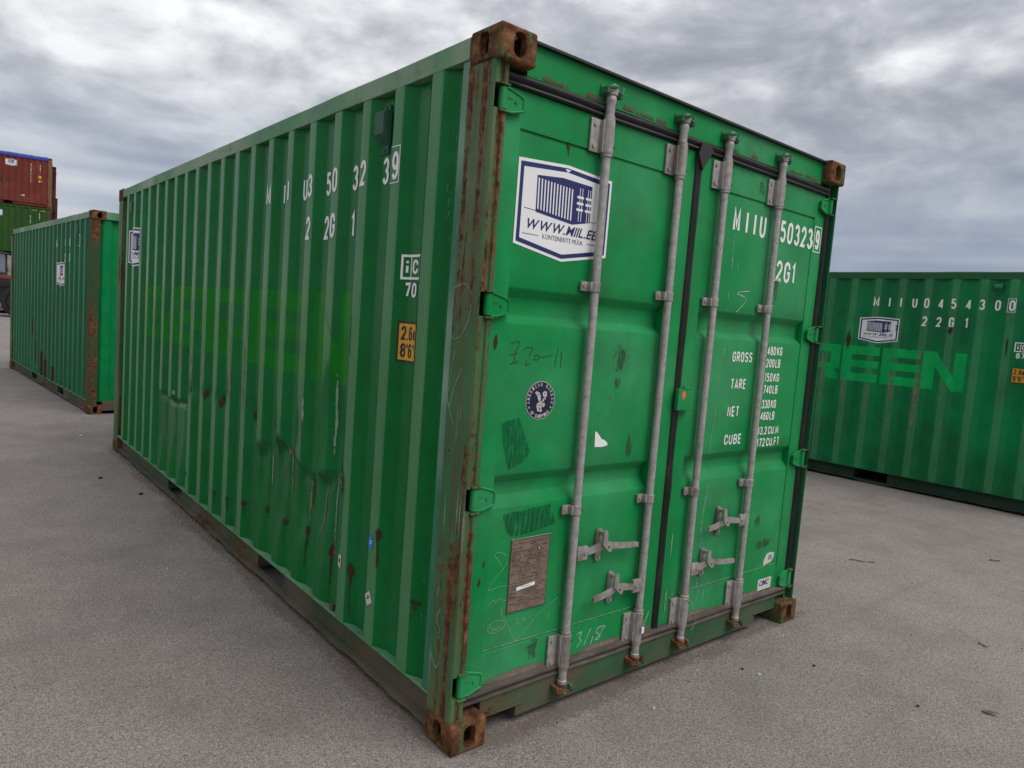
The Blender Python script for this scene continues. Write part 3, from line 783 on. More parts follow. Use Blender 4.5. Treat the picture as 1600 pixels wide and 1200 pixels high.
def shell(root, mats, dented=False, doors=False, h=HGT):
    """the frame and skins every container shares; returns the side panel that faces -x"""
    sp = side_panel(root, mats['side'], dented)
    side_panel(root, mats['side'], False, mirror=True)
    for mir in (False, True):
        br_ = low_rail_mesh(mir).build('bottom_rail', mats['lowrail'], root, recalc=True)
        MB().box(*((0.003, 0.075) if not mir else (WID - .075, WID - .003)), 0.18, 5.878, 0.1657, 0.1715).build('rail_flange', mats['rail'], br_)
        top_rail(root, mats['rail'], mir, h)
    MB().box(0.06, WID - 0.06, 0.10, 5.95, 0.1725, 0.20).build('floor', 'dark', root)
    roof(root, mats['rail'], h)
    castings(root, mats['cast'], LEN, h)
    corr_end(root, mats['end'], LEN - 0.03, True)
    plain_post(root, mats['post2'], 0.003, 0.07, LEN - 0.178, LEN - 0.012, h); plain_post(root, mats['post2'], WID - 0.07, WID - 0.003, LEN - 0.178, LEN - 0.012, h)
    MB().box(0.163, WID - 0.163, LEN - 0.09, LEN - 0.012, h - 0.10, h - 0.006).build('end_rail', mats['rail'], root)
    MB().box(0.163, WID - 0.163, LEN - 0.09, LEN - 0.012, 0.04, 0.165).build('end_rail', mats['lowrail'], root)
    if not doors:
        corr_end(root, mats['end'], 0.03, False)
        plain_post(root, mats['post'], 0.003, 0.10, 0.010, 0.178, h); plain_post(root, mats['post'], WID - 0.10, WID - 0.003, 0.010, 0.178, h)
        MB().box(0.163, WID - 0.163, 0.012, 0.09, h - 0.10, h - 0.006).build('end_rail', mats['rail'], root)
        MB().box(0.163, WID - 0.163, 0.012, 0.09, 0.045, 0.165).build('end_rail', mats['lowrail'], root)
    return sp
def logo_layers(u0, v0, w, h):
    """white badge with a navy frame, a drawing of a container and the web address"""
    L = []
    def P(a, b): return (u0 + a * w, v0 + b * h)
    hexo = [(0, .115), (.5, 0), (1, .115), (1, .955), (.5, 1.0), (0, .955)]
    def ins(d):
        dx, dy = d / w, d / h
        return [P(0 + dx, .115 + dy * .85), P(.5, 0 + dy), P(1 - dx, .115 + dy * .85), P(1 - dx, .955 - dy), P(.5, 1 - dy), P(dx, .955 - dy)]
    L.append(('white', *poly([P(*q) for q in hexo]), 0))
    a, b = ins(0.011), ins(0.027)
    L.append(('navy', a + b, [(i, (i + 1) % 6, 6 + (i + 1) % 6, 6 + i) for i in range(6)], .0006))
    # container drawing: side with ribs and a door end
    tl, bl, tm, tr, br, bm_, ct = P(.19, .826), P(.197, .46), P(.455, .86), P(.78, .842), P(.78, .458), P(.587, .404), P(.585, .79)
    rb = []
    L.append(('navy', *poly([bl, bm_, br, tr, tm, tl]), .0006))
    for i in range(12):
        t0 = (i + 0.40) / 12.3; t1 = (i + 0.80) / 12.3
        def top(t): return (tl[0] + (ct[0] - tl[0]) * t, tl[1] + (ct[1] - tl[1]) * t - 0.022 * h)
        def bot(t): return (bl[0] + (bm_[0] - bl[0]) * t, bl[1] + (bm_[1] - bl[1]) * t + 0.035 * h)
        rb.append(poly([bot(t0), bot(t1), top(t1), top(t0)]))
    L.append(('white', *merge(*rb), .0012))
    ln = []
    for t in (.645, .672, .735, .760):
        ln.append(rect(u0 + t * w, u0 + (t + .006) * w, v0 + .45 * h, v0 + .80 * h))
    for a in (.62, .715):
        for k in (.56, .625, .69): ln.append(rect(u0 + a * w, u0 + (a + .072) * w, v0 + k * h, v0 + (k + .025) * h))
    L.append(('white', *merge(*ln), .0012))
    L.append(('navy', *merge(poly([P(.08, .478), P(.20, .470), P(.20, .476), P(.08, .484)]), poly([P(.775, .462), P(.93, .468), P(.93, .474), P(.775, .468)])), .0006))
    L.append(('navy', *text2d('WWW.MIIL.EE', u0 + .10 * w, v0 + .285 * h, .76 * w, .095 * h, 'b', .09, .35), .0006))
    L.append(('blackp', *merge(rect(u0 + .08 * w, u0 + .245 * w, v0 + .225 * h, v0 + .231 * h), rect(u0 + .765 * w, u0 + .92 * w, v0 + .225 * h, v0 + .231 * h)), .0006))
    L.append(('blackp', *text2d('KONTEINERITE MÜÜK', u0 + .285 * w, v0 + .205 * h, .44 * w, .048 * h, 'r', .10), .0006))
    return L

# ================================================================== GROUND
def ground_z(x, y):
    return -0.055 * ss(3.0, 7.2, x) if y < 30 else -0.055 * ss(3.0, 7.2, x) * (1 - ss(30, 34, y))
def make_ground():
    xs = [-900, -200, -60, -20, -8, -4, -2, 0, 2, 3, 3.6, 4.2, 4.8, 5.4, 6.0, 6.6, 7.2, 9, 14, 30, 80, 250, 900]
    ys = [-900, -200, -60, -20, -8, -4, -2, 0, 3, 6, 10, 15, 22, 30, 32, 34, 50, 90, 200, 500, 1200]
    vs = [(x, y, ground_z(x, y)) for y in ys for x in xs]; n = len(xs)
    fs = [(j * n + i, j * n + i + 1, j * n + n + i + 1, j * n + n + i) for j in range(len(ys) - 1) for i in range(n - 1)]
    o = MB().add(vs, fs).build('asphalt_ground', 'asphalt', None, smooth=180)
    o['kind'] = 'structure'; o['label'] = 'worn grey asphalt of the container yard'
make_ground()

class GroundS:
    def cuts(self): return []
    def place(self, u, v): return (u, v, 0.0)
    def lift(self, co, off): return (co.x, co.y, ground_z(co.x, co.y) + off)
M['base_shade'] = splat_mat('painted_base_shade', (0.17, 0.14, 0.115), (0.26, 0.215, 0.175), 0.8, 4.5, 0.6)  # brown patches painting contact shade on the ground along the container base
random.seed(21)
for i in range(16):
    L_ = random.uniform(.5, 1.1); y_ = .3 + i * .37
    o = splat(GroundS(), 'contact_shade', 'base_shade', random.uniform(-.01, .04), y_, random.uniform(.10, .20), L_, None, 'spot', 10, .0015 + .0003 * (i % 4)); o['kind'] = 'structure'
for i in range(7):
    o = splat(GroundS(), 'contact_shade', 'base_shade', .3 + i * .34, random.uniform(.0, .05), random.uniform(.4, .8), random.uniform(.08, .16), None, 'spot', 10, .0015 + .0003 * (i % 4)); o['kind'] = 'structure'
# ================================================================== MAIN CONTAINER
main = thing('shipping_container', 'large dented green container in the foreground with closed double doors and rusty corner posts', 'container')
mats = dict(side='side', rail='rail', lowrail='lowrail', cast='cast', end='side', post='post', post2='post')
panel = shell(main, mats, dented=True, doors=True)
SM = Side(True); DR = Door()
LX0, LX1, LP0, LP1 = 0.0755, 1.172, 0.157, 1.042
RX0, RX1, RP0, RP1 = 1.222, 2.364, 1.302, 2.264
YF = 0.057
DZ = [(.205, .0585), (.3295, .0585), (.331, .064), (.3385, .064), (.340, .061), (.890, .061), (.898, .063), (.936, .090), (.944, .093), (.984, .093), (.992, .090), (1.018, .064), (1.026, .061),
      (1.584, .061), (1.591, .063), (1.617, .090), (1.625, .093), (1.686, .093), (1.693, .090), (1.717, .064), (1.725, .061), (2.2715, .061), (2.273, .066), (2.2815, .066), (2.283, .0585), (2.412, .0585)]
def door_y(x, z):
    if not (LP0 < x < LP1 or RP0 < x < RP1): return YF
    if z > 2.465 or z < 0.15: return 0.050
    p0, p1 = (LP0, LP1) if x < LP1 else (RP0, RP1)
    for (za, ya), (zb, yb) in zip(DZ, DZ[1:]):
        if za <= z <= zb: return ya + (yb - ya) * (z - za) / (zb - za) + bulge(x, z, p0, p1)
    return 0.0585
def bulge(x, z, p0, p1):
    e = ss(0, 1, min(1, (x - p0) / .16, (p1 - x) / .16))
    return 0.0022 * e * (mnoise.noise(Vector((x * 1.6, z * 1.4, 4.4))) + 0.2)
# posts: the two at the door end carry the hinge cut-outs
door_post(main, 'post'); door_post(main, 'post_r', right=True)
MB().box(0.008, 0.05, 0.1785, 0.222, 0.173, 2.502, 0.003).build('post_flange', 'postedge', main)
# header, sill
mb = MB(); mb.box(0.163, WID - 0.163, 0.050, 0.10, 2.462, 2.574)
mb.build('door_header', 'door', main)
MB().box(0.163, WID - 0.163, 0.030, 0.12, 2.5745, 2.5835).build('rain_lip', 'rubber', main)  # steel lip in rubber black, painting in its dirty, shaded underside
mb = MB()
xs = [(0.163, 0.345, 0.080), (0.345, 2.070, 0.034), (2.070, 2.275, 0.086)]
for a, b, z in xs: mb.box(a, b, 0.050, 0.062, z, 0.150)
mb.box(0.345, 0.350, 0.0625, 0.13, 0.034, 0.14); mb.box(2.064, 2.070, 0.0625, 0.13, 0.034, 0.14)
mb.box(0.163, 0.385, 0.043, 0.0495, 0.0805, 0.0845); mb.box(2.05, 2.275, 0.043, 0.0495, 0.0865, 0.0905)
mb.box(0.075, WID - 0.075, 0.0625, 0.12, 0.1405, 0.150)
mb.build('door_sill', 'sill', main)
# rubber gaskets
def gasket_h(z0, z1, mat, parent, sag=0.0):
    h = z1 - z0; prof_ = [(.060, 0), (.046, .02), (.040, .12), (.042, .26), (.050, .34), (.046, .44), (.039, .56), (.038, .72), (.044, .86), (.060, 1.0)]
    rings = []
    n = 40
    for i in range(n + 1):
        x = 0.073 + (WID - 0.146) * i / n
        dz = sag * mnoise.noise(Vector((x * 3, z0, 2)));
        rings.append([(x, y, z0 + k * h + dz) for y, k in prof_])
    mb = MB(); mb.loft(rings, close=False)
    return mb.build('door_gasket', mat, parent, smooth=50, recalc=True)
gasket_h(2.413, 2.464, 'rubber', main, .004); gasket_h(0.150, 0.204, 'rubber_dusty', main, .004)
def gasket_v(x0, x1, z0, z1, y, parent, wob=0.003):
    n = 60; rings = []; w = x1 - x0
    pr_ = [(0, .022), (.10, .006), (.28, 0), (.42, .004), (.5, .010), (.58, .004), (.75, 0), (.92, .006), (1, .022)]
    for i in range(n + 1):
        z = z0 + (z1 - z0) * i / n; dx = wob * mnoise.noise(Vector((x0, 1, z * 4))); dy = wob * 0.6 * mnoise.noise(Vector((x0, 5, z * 6)))
        rings.append([(x0 + k * w + dx, y + d + dy, z) for k, d in pr_])
    mb = MB(); mb.loft(rings, close=False)
    return mb.build('door_gasket', 'rubber', parent, smooth=50, recalc=True)
gasket_v(1.174, 1.219, 0.145, 2.440, 0.046, main, .006)
gasket_v(2.3645, 2.392, 0.20, 2.41, 0.040, main)
mb = MB(); mb.prism_xz([(1.158, 2.395), (1.196, 2.330), (1.205, 2.35), (1.262, 2.425), (1.24, 2.448), (1.176, 2.446)], 0.030, 0.040)
mb.build('door_gasket', 'rubber', main)
# black sheet painting in the unlit interior behind the doors
MB().box(0.075, WID - 0.075, 0.122, 0.128, 0.151, 2.46).build('interior_shade', 'dark', main)
# door leaves
def leaf(x0, x1, p0, p1):
    mb = MB()
    mb.box(x0, p0, YF, 0.10, 0.205, 2.412, 0.0025); mb.box(p1, x1, YF, 0.10, 0.205, 2.412, 0.0025)
    zz = []
    for (za, ya), (zb, yb) in zip(DZ, DZ[1:]):
        k = max(1, int((zb - za) / 0.06))
        for i in range(k): zz.append((za + (zb - za) * i / k, ya + (yb - ya) * i / k))
    zz.append(DZ[-1]); nx = 22
    vs = []
    for z, y in zz:
        for i in range(nx + 1):
            x = p0 + (p1 - p0) * i / nx
            vs.append((x, y + bulge(x, z, p0, p1), z))
    n = nx + 1
    mb.add(vs, [(k * n + i, k * n + i + 1, k * n + n + i + 1, k * n + n + i) for k in range(len(zz) - 1) for i in range(nx)])
    return mb.build('door_leaf', 'door', main, smooth=28)
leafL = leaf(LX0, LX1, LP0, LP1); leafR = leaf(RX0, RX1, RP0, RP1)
# hinges
def hinge(parent, za, zb, right):
    s = (lambda x: WID - x) if right else (lambda x: x); zc = (za + zb) / 2; h = (zb - za) / 2 - 0.002
    mb = MB()
    mb.lathe(s(.056), .043, [(zc - h, .012), (zc - h + .003, .016), (zc + h - .003, .016), (zc + h, .012)], 16)
    mb.lathe(s(.056), .043, [(zc - h - .010, .009), (zc + h + .010, .009)], 10)
    pts = [(.062, -h), (.095, -h), (.150, -h * .62), (.150, h * .45), (.135, h * .66), (.085, h), (.062, h)]
    P = [(s(x), zc + z) for x, z in pts]
    if right: P = P[::-1]
    mb.prism_xz(P, .0405, .0565)
    # raised rims and bolt
    for a, b in (((.070, h), (.085, h)), ((.085, h), (.135, h * .66)), ((.070, -h), (.095, -h)), ((.095, -h), (.148, -h * .62)), ((.150, -h * .62), (.150, h * .45)), ((.150, h * .45), (.135, h * .66))):
        mb.tube((s(a[0]), .040, zc + a[1]), (s(b[0]), .040, zc + b[1]), .0045, 8)
    mb.lathe(s(.115), .040, [(zc - .004, .003), (zc + .004, .003)], 8)
    mb.tube((s(.115), .036, zc), (s(.115), .042, zc), .006, 10)
    mb.box(min(s(.078), s(.100)), max(s(.078), s(.100)), .038, .0405, zc + .006, zc + .010)
    return mb.build('hinge', 'door', parent, smooth=40, recalc=True)
for za, zb in HINGE_Z:
    hinge(leafL, za, zb, False); hinge(leafR, za, zb, True)
# pin lugs on the posts
for right in (False, True):
    s = (lambda x: WID - x) if right else (lambda x: x)
    for za, zb in HINGE_Z:
        MB().box(min(s(.0125), s(.071)), max(s(.0125), s(.071)), .086, .093, za + .001, zb - .001).build('hinge_slot_shade', 'dark', main)  # black insert painting the shade inside the hinge notch
        for z in (za - .007, zb):
            MB().box(min(s(.034), s(.0735)), max(s(.034), s(.0735)), .022, .0565, z, z + .007, .002).build('hinge_lug', 'post', main)

# locking rods
RODY = 0.030
def rod(x, hub_side, hz, hend, rx_ret, low):
    mb = MB()
    mb.lathe(x, RODY, [(.118, .0195), (.130, .0205), (.134, .0175), (.19, .0185), (.19, .0172), (2.405, .0172), (2.405, .0185), (2.462, .0185), (2.470, .0215), (2.484, .0215), (2.492, .019)], 20)
    root = mb.build('locking_rod', 'galv', main, smooth=35)
    # bearing brackets
    for z0, z1 in ((2.272, 2.402), (.190, .328)):
        b = MB()
        b.lathe(x, RODY, [(z0 - .012, .0205), (z0 - .010, .0225), (z0, .0225), (z0 + .002, .0245), (z1 - .002, .0245), (z1, .0225), (z1 + .012, .0225), (z1 + .014, .0205)], 20)
        b.box(x - .078, x + .026, .046, .0565, z0 + .002, z1 - .002, .003)
        b.box(x - .030, x - .012, .026, .050, z0 + .003, z1 - .003, .003)
        for zz in (z0 + .024, z1 - .024):
            b.tube((x - .058, .0405, zz), (x - .058, .048, zz), .0085, 12)
        b.mi = 1
        for zz in (z0 + .026, z1 - .026):
            b.tube((x + .0175, RODY - .0195, zz), (x + .0165, RODY - .010, zz), .0055, 10)
        b.build('bearing_bracket', ['galv2', 'dark'], root, smooth=35, recalc=True)
    # guide clamps
    for zc in (1.757, .855):
        b = MB()
        b.lathe(x, RODY, [(zc - .020, .0195), (zc - .018, .0215), (zc + .018, .0215), (zc + .020, .0195)], 18)
        b.box(x - .062, x + .024, .044, .0565, zc - .019, zc + .019, .003)
        b.box(x - .030, x - .010, .024, .050, zc - .0185, zc + .0185, .002)
        b.tube((x - .048, .039, zc), (x - .048, .046, zc), .0065, 10)
        b.mi = 1; b.tube((x + .015, RODY - .0165, zc), (x + .014, RODY - .008, zc), .005, 10)
        b.build('guide_clamp', ['galv2', 'dark'], root, smooth=35, recalc=True)
    # cams
    for top in (True, False):
        b = MB(); z = 2.492 if top else .118; k = 1 if top else -1
        def zz(a, c): return (min(z + k * a, z + k * c), max(z + k * a, z + k * c))
        a, c = zz(0, .014); b.lathe(x, RODY, [(a, .020), (a + .003, .024), (c - .003, .024), (c, .019)], 14)
        a, c = zz(.012, .034); b.box(x - .030, x + .012, .010, .046, a, c, .005)
        a, c = zz(.004, .030); b.box(x + .008, x + .040, .022, .040, a, c, .005)
        a, c = zz(.026, .044); b.box(x - .012, x + .020, .012, .034, a, c, .005)
        b.build('cam', 'galv2' if top else 'keeper_rust', root, smooth=35)
    # handle with hub and retainer
    s = hub_side
    hx = x + s * .052
    b = MB()
    b.box(min(x + s * .014, x + s * .074), max(x + s * .014, x + s * .074), .012, .030, hz - .029, hz + .029, .004)
    b.tube((x + s * .055, .006, hz), (x + s * .055, .014, hz), .0075, 12)
    b.build('handle_hub', 'galv2', root, smooth=35)
    b = MB(); rings = []
    L = hend - (x + s * .060)
    for t, th, zo, yo in ((0, .011, 0, .020), (.10, .013, .002, .021), (.22, .0145, .007, .024), (.34, .0135, .012, .026), (.46, .014, .011, .024), (.60, .0125, .004, .018), (.78, .0115, -.002, .013), (.97, .0115, -.006, .010), (1.0, .010, -.007, .010)):
        px = x + s * .060 + L * t; zc = hz + zo; y = yo
        rings.append([(px, y - .006, zc - th), (px, y - .006, zc + th), (px, y + .006, zc + th), (px, y + .006, zc - th)])
    b.loft(rings); o = b.build('handle', 'galv2', root, smooth=50, recalc=True)
    b = MB()
    rz = hz + .012; xr = rx_ret
    out = []
    for i in range(9):
        t = math.pi * i / 8; out.append((xr + .0155 * math.cos(t), rz + .055 + .0155 * math.sin(t)))
    for i in range(9):
        t = math.pi + math.pi * i / 8; out.append((xr + .0155 * math.cos(t), rz - .058 + .0155 * math.sin(t)))
    b.prism_xz(out, .046, .0565)
    b.tube((xr, .028, rz + .054), (xr, .047, rz + .054), .010, 12)
    b.tube((xr, .038, rz - .056), (xr, .047, rz - .056), .007, 12)
    # swinging catch
    b.prism_xz([(xr - .012, rz + .060), (xr - .014, rz + .008), (xr + .010, rz - .012), (xr + .030, rz - .028), (xr + .042, rz - .026), (xr + .046, rz - .012), (xr + .072, rz - .006), (xr + .070, rz + .002), (xr + .036, rz + .008), (xr + .016, rz + .022), (xr + .012, rz + .060), (xr + .006, rz + .068), (xr - .006, rz + .068)], .010, .018)
    b.box(xr - .012, xr + .012, .018, .030, rz + .046, rz + .062, .002)
    b.mi = 1; b.box(xr + .018, xr + .030, .0085, .0105, rz - .008, rz - .003)
    b.build('handle_retainer', ['galv2', 'dark'], root, smooth=35, recalc=True)
    return root
rods = [rod(.575, 1, .668, .960, .748, 0), rod(1.035, -1, .462, .700, .846, 1), rod(1.374, 1, .466, 1.742, 1.522, 1), rod(1.844, -1, .664, 1.488, 1.626, 0)]
# cam keepers welded to header and sill
for x in (.575, 1.035, 1.374, 1.844):
    for top in (True, False):
        b = MB(); z = 2.505 if top else .100; k = 1 if top else -1
        b.box(x - .045, x + .050, .044, .0515, z - .016, z + .026 if top else z + .018, .003)
        b.box(x - .046, x - .030, .006, .048, z - .012, z + .014, .004)
        b.box(x + .030, x + .048, .010, .048, z - .016, z + .010, .004)
        b.tube((x - .038, .010, z + k * .010), (x + .002, .004, z + k * .018), .0075, 8)
        b.tube((x + .036, .012, z - k * .004), (x + .050, .016, z + k * .026), .007, 8)
        b.build('cam_keeper', 'keeper_green' if top else 'keeper_rust', main, smooth=40, recalc=True)
# centre latch box
b = MB(); b.box(1.166, 1.275, .022, .0405, 1.250, 1.350, .003); b.box(1.236, 1.282, .0405, .0565, 1.262, 1.356, .003); b.box(1.195, 1.285, .0205, .0218, 1.3485, 1.3525)
latch = b.build('latch_box', 'door', main)
decal(Flat((0, .022, 0), (1, 0, 0), (0, 0, 1), (0, -1, 0)), 'seal_tag', [('orange', *poly([(1.190, 1.318), (1.202, 1.300), (1.218, 1.312), (1.218, 1.332), (1.205, 1.342), (1.192, 1.332)]), 0)], latch, .001)

# ---------------- door markings
decal(DR, 'logo_sticker', logo_layers(.1625, 1.839, .488, .362), leafL)
def lettering(surf, parent, rows, mat='white_text', gap=.42, wt=.150, name='lettering'):
    ranks = {}
    for s, u, v, w, h in rows:
        for k, g2 in enumerate(strokes(s, u, v, w, h, gap, wt)): ranks.setdefault(k, []).append(g2)
    return decal(surf, name, [(mat, *merge(*g2), k * .0002) for k, g2 in ranks.items()], parent)
for g_ in (('M', 1.512, 2.108, .056, .112), ('I', 1.619, 2.108, .0168, .112), ('I', 1.688, 2.108, .0168, .112), ('U', 1.740, 2.108, .056, .112), ('3', 1.870, 2.108, .046, .112)): lettering(DR, leafR, [g_])
lettering(DR, leafR, [('50323', 1.934, 2.110, .332, .112)])
lettering(DR, leafR, [('9', 2.290, 2.116, .044, .106)])
decal(DR, 'check_digit_box', [('white_text', *frame(2.275, 2.350, 2.100, 2.240, .005), 0)], leafR)
lettering(DR, leafR, [('2', 1.868, 1.908, .048, .110), ('2G1', 1.932, 1.908, .192, .110)])
rowsL = [('GROSS', 1.620, 1.480, .176, .052), ('TARE', 1.628, 1.343, .134, .052), ('NET', 1.624, 1.203, .102, .053), ('CUBE', 1.622, 1.060, .150, .052)]
for r in rowsL: lettering(DR, leafR, [r])
for z, h, p, q, r in ((1.522, .047, '30', '.480 KG', 2.081), (1.457, .046, '67', '.200 LB', 2.073), (1.381, .047, '2', '.150 KG', 2.076), (1.317, .046, '4', '.740 LB', 2.073), (1.238, .047, '28', '.330 KG', 2.074), (1.175, .046, '62', '.460 LB', 2.071)):
    lettering(DR, leafR, [(p, 1.917 - .022 * len(p), z, .022 * len(p) - .004, h), (q, 1.922, z, r - 1.922, h)], gap=.36)
lettering(DR, leafR, [('33.2 CU.M', 1.914, 1.097, .213, .044)], gap=.36)
lettering(DR, leafR, [('1', 1.896, 1.032, .012, .046), ('.172 CU.FT', 1.914, 1.032, .234, .046)], gap=.36)
# round classification emblem
def emblem():
    cx, cz, r = .358, 1.303, .075
    def disc(rad, n=40): return poly([(cx + rad * math.cos(2 * math.pi * i / n), cz + rad * math.sin(2 * math.pi * i / n)) for i in range(n)])
    L = [('abs_white', *disc(r), 0), ('abs_navy', *disc(r - .0028), .0005)]
    parts = []
    def arc(s, a0, a1, inner, outer, flip):
        for i, ch in enumerate(s):
            if ch == ' ': continue
            a = R(a0 + (a1 - a0) * i / (len(s) - 1))
            gv, gf = text2d(ch, -.0042, 0, .0084, outer - inner, 'b')
            if flip:
                vs = [(cx + (outer - q) * math.cos(a) - p * math.sin(a) * 1.0, cz + (outer - q) * math.sin(a) + p * math.cos(a)) for p, q in gv]
            else:
                vs = [(cx + (inner + q) * math.cos(a) + p * math.sin(a), cz + (inner + q) * math.sin(a) - p * math.cos(a)) for p, q in gv]
            parts.append((vs, gf))
    arc('AMERICAN BUREAU', 188, -8, .0555, .0685, False)
    arc('OF SHIPPING', 226, 314, .0555, .0685, True)
    for a in (206, 334): parts.append(poly([(cx + .062 * math.cos(R(a)) + .004 * math.cos(k * math.pi / 3), cz + .062 * math.sin(R(a)) + .004 * math.sin(k * math.pi / 3)) for k in range(6)]))
    # spread-winged bird over a shield
    k = .075
    def S(pts): return poly([(cx + x * k, cz + z * k) for x, z in pts])
    parts += [S([(-.42, .42), (-.30, .48), (-.10, .40), (.00, .22), (.02, .02), (-.06, -.06), (-.16, .02), (-.24, .22)]), S([(.10, .38), (.24, .50), (.42, .44), (.40, .32), (.46, .26), (.36, .20), (.34, .06), (.20, -.06), (.10, -.10), (.16, .08), (.30, .18), (.16, .20)]),
              S([(-.08, -.08), (.06, -.02), (.14, -.14), (.28, -.12), (.34, -.26), (.22, -.36), (.12, -.30), (.10, -.44), (.16, -.56), (.06, -.62), (-.06, -.54), (-.14, -.60), (-.20, -.44), (-.26, -.28), (-.20, -.14)])]
    L.append(('abs_white', *merge(*parts), .001))
    L.append(('abs_navy', *merge(S([(-.12, -.24), (-.04, -.20), (-.05, -.30)]), S([(-.10, -.36), (.02, -.40), (-.02, -.50)]), S([(.06, -.20), (.18, -.22), (.12, -.28)]), S([(-.30, .36), (-.14, .30), (-.16, .26)]), S([(.20, .38), (.34, .36), (.22, .33)]), S([(.22, .02), (.30, .10), (.27, .00)])), .0015))
    decal(DR, 'emblem_sticker', L, leafL)
emblem()
# data placard
pb = MB(); pb.box(.266, .467, .0575, .0612, .468, .762); plate = pb.build('data_placard', 'plate', leafL)
FP = Flat((0, .0575, 0), (1, 0, 0), (0, 0, 1), (0, -1, 0))
rows = []
random.seed(3)
z = .742
while z > .485:
    x = .276
    while x < .452:
        w = random.uniform(.008, .038)
        if random.random() < .72: rows.append(rect(x, min(x + w, .457), z, z + random.choice((.0025, .0035, .005))))
        x += w + random.uniform(.003, .012)
    z -= random.choice((.008, .010, .013))
rows += [rect(.276 + k * .045, .2766 + k * .045, .60, .69) for k in range(1, 4)]
decal(FP, 'placard_print', [('platetext', *merge(*rows), 0)], plate, .0005)
decal(FP, 'placard_edge', [('platetext', *frame(.267, .466, .469, .761, .0025), 0)], plate, .0008)
decal(FP, 'paper_strip', [('white', *poly([(.307, .554), (.402, .563), (.402, .577), (.307, .568)]), 0), ('blackp', *merge(rect(.330, .378, .5655, .5672)), .0004)], plate, .0012)
for x, z in ((.320, .692), (.410, .712)): MB().tube((x, .053, z), (x, .0575, z), .005, 10).build('rivet', 'galv', plate)
decal(FP, 'placard_lip', [('chalk', *rect(.264, .469, .7622, .766), 0)], plate, .001)
# stickers and scraps
decal(DR, 'maker_sticker', [('paper', *rect(2.088, 2.222, .212, .276), 0), ('navy', *text2d('CIMC', 2.100, .236, .092, .028, 'b', .04, .25), .0006)], leafR)
decal(DR, 'torn_label', [('paper', *poly([(2.125, .348), (2.165, .356), (2.205, .362), (2.226, .385), (2.230, .412), (2.190, .420), (2.150, .414), (2.138, .395), (2.128, .382)]), 0), ('abs_navy', *merge(*[rect(2.172 + .008 * i, 2.175 + .008 * i, .375, .404) for i in range(5)]), .0006)], leafR)
decal(DR, 'torn_label', [('white', *poly([(.684, 1.102), (.730, 1.100), (.762, 1.106), (.758, 1.118), (.742, 1.128), (.722, 1.135), (.706, 1.152), (.690, 1.166), (.680, 1.168)]), 0)], leafL)
decal(DR, 'paint_patch', [('patch', *poly([(.172, 1.222), (.200, 1.229), (.258, 1.240), (.270, 1.215), (.296, 1.160), (.330, 1.100), (.312, 1.084), (.300, 1.068), (.262, 1.055), (.235, 1.046), (.224, 1.040), (.206, 1.090), (.190, 1.140)]), 0)], leafL)
decal(DR, 'paint_patch', [('patch', *poly([(.214, .866), (.262, .874), (.310, .872), (.360, .880), (.410, .880), (.458, .885), (.470, .850), (.490, .815), (.486, .800), (.440, .792), (.400, .786), (.350, .780), (.300, .776), (.262, .778), (.240, .800), (.224, .835)]), 0)], leafL)
